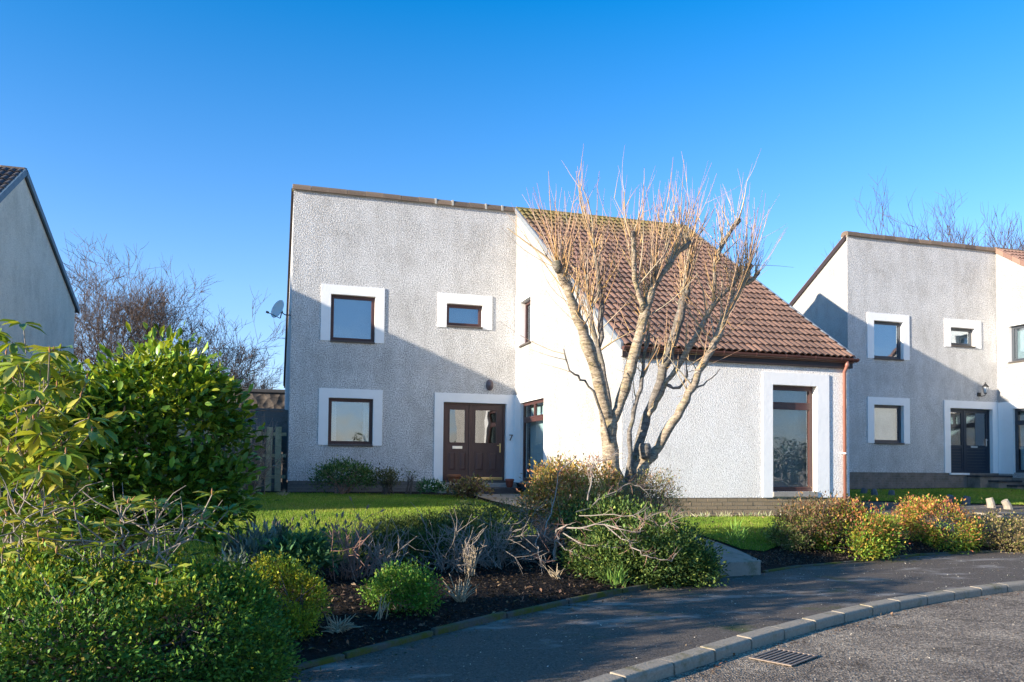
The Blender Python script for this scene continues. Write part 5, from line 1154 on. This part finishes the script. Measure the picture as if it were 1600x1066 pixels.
scatter('bark_mulch', 6000, BED2, h, .012, .035, .016, [(.05, .038, .03), (.03, .022, .018), (.09, .07, .055)], 'leaf_soft', tilt=.5, label='brown bark mulch around the orange azaleas')
KP = [(x, y) for x, y in KERB if 0 < x < 12]
scatter('gutter_leaves', 900, [(x, y-.02) for x, y in KP]+[(x, y-.22) for x, y in KP[::-1]], lambda x, y: ROADZ+0*x, .006, .035, .02, [(.13, .06, .035), (.09, .05, .03), (.2, .12, .07), (.05, .04, .03)], 'leaf_soft', label='small dead leaves in the gutter')
EP = [(x, y) for x, y in EDGE if -1 < x < 11.5]
scatter('pavement_litter', 1500, [(x, y-.01) for x, y in EP]+[(x, y-.30) for x, y in EP[::-1]], hp, .006, .030, .016, [(.10, .065, .045), (.05, .04, .03), (.16, .10, .06), (.05, .07, .02)], 'leaf_soft', label='leaf litter and moss along the pavement edge')
def grass(poly, n, label, L=.038, pal=[(.115, .18, .018), (.095, .155, .016), (.14, .195, .022), (.18, .19, .045)]):
    xs_ = [p[0] for p in poly]; ys_ = [p[1] for p in poly]; X = rng.uniform(min(xs_), max(xs_), n*3); Y = rng.uniform(min(ys_), max(ys_), n*3); k = inpoly(poly, X, Y); X, Y = X[k][:n], Y[k][:n]; n = len(X)
    P = np.stack([X, Y, h(X, Y)+.008], 1); A = rng.normal(0, .45, (n, 3))*[1, 1, 0]+[0, 0, 1]; Nv = rng.normal(0, 1, (n, 3))
    pt = np.sin(X*1.7+np.sin(Y*1.1)*1.3)+np.sin(Y*2.3+X*.6)+np.sin(X*4.1-Y*3.3)*.6+rng.normal(0, .5, n)
    C = palette(pal, n); C[pt > 1.0] *= np.array([1.25, 1.02, 1.3]); C[pt < -1.2] *= np.array([.7, .8, .8])
    me = leaf_mesh('grass', 'blade', P, A, Nv, L*rng.uniform(.5, 1.5, n), np.full(n, .009), C); me.materials.append(MATS['grass_blade']); tag(link('grass', me), label, kind='stuff')
LG = [p for p in LAWN if p[0] > -3.1]+[(-3, -.6)]
grass([(-2.6, -10.9)]+[p for p in LAWN if p[0] > -2.6]+[(-2.6, -.6)], 170000, 'short green grass of the front lawn'); grass(LAWN2, 45000, 'short green grass in front of the white wall'); grass(LAWN3, 70000, 'short green grass of the neighbouring lawn')

# trees and hedges across the road, behind the camera (they show in the window panes)
Q = []; 
for k in range(46):
    x = -60+k*2.7+rng.normal(0, .8); y = -48+rng.normal(0, 2.5); r = rng.uniform(1.6, 3.0); hh = rng.uniform(2.3, 4.4)
    d = unit(rng.normal(0, 1, (900, 3))); Q.append(np.array([x, y, ROADZ+hh*.5])+d*np.array([r, r*.7, hh*.55])*rng.uniform(.3, 1.08, (900, 1)))
Q = np.concatenate(Q); n = len(Q)
me = leaf_mesh('far_wood', 'flat', Q, rng.normal(0, 1, (n, 3)), rng.normal(0, 1, (n, 3)), rng.uniform(.2, .4, n), rng.uniform(.12, .25, n), palette([(.06, .07, .03), (.09, .075, .045), (.045, .06, .03)], n)); me.materials.append(MATS['leaf_soft'])
tag(link('far_wood', me), 'belt of shrubs and trees across the road', kind='stuff')

for L_, n_ in ((LAWN, 420), (LAWN2, 160), (LAWN3, 200)):
    scatter('lawn_leaves', n_, L_, h, .03, .05, .03, [(.16, .09, .05), (.22, .14, .08), (.10, .06, .04)], 'leaf_soft', tilt=.4, label='few brown dead leaves on the grass')
RP_ = [(2.2, -15.9), (4.7, -14.5), (8.3, -13.3), (14, -13.3), (14, -18), (2.2, -18)]
scatter('road_grit', 2600, RP_, lambda x, y: ROADZ+0*x, .004, .018, .012, [(.25, .21, .17), (.12, .08, .05), (.33, .29, .24), (.06, .045, .035)], 'leaf_soft', label='grit and leaf fragments on the road')
PP_ = [(-.2, -15.7), (3, -13.2), (7.5, -11.5), (12, -10.9), (12, -12.7), (7.7, -13.1), (2.9, -15.1), (1, -16.3)]
scatter('pavement_grit', 1500, PP_, hp, .004, .016, .010, [(.30, .27, .23), (.14, .10, .06), (.40, .36, .31), (.07, .055, .04)], 'leaf_soft', label='grit and leaf fragments on the pavement')
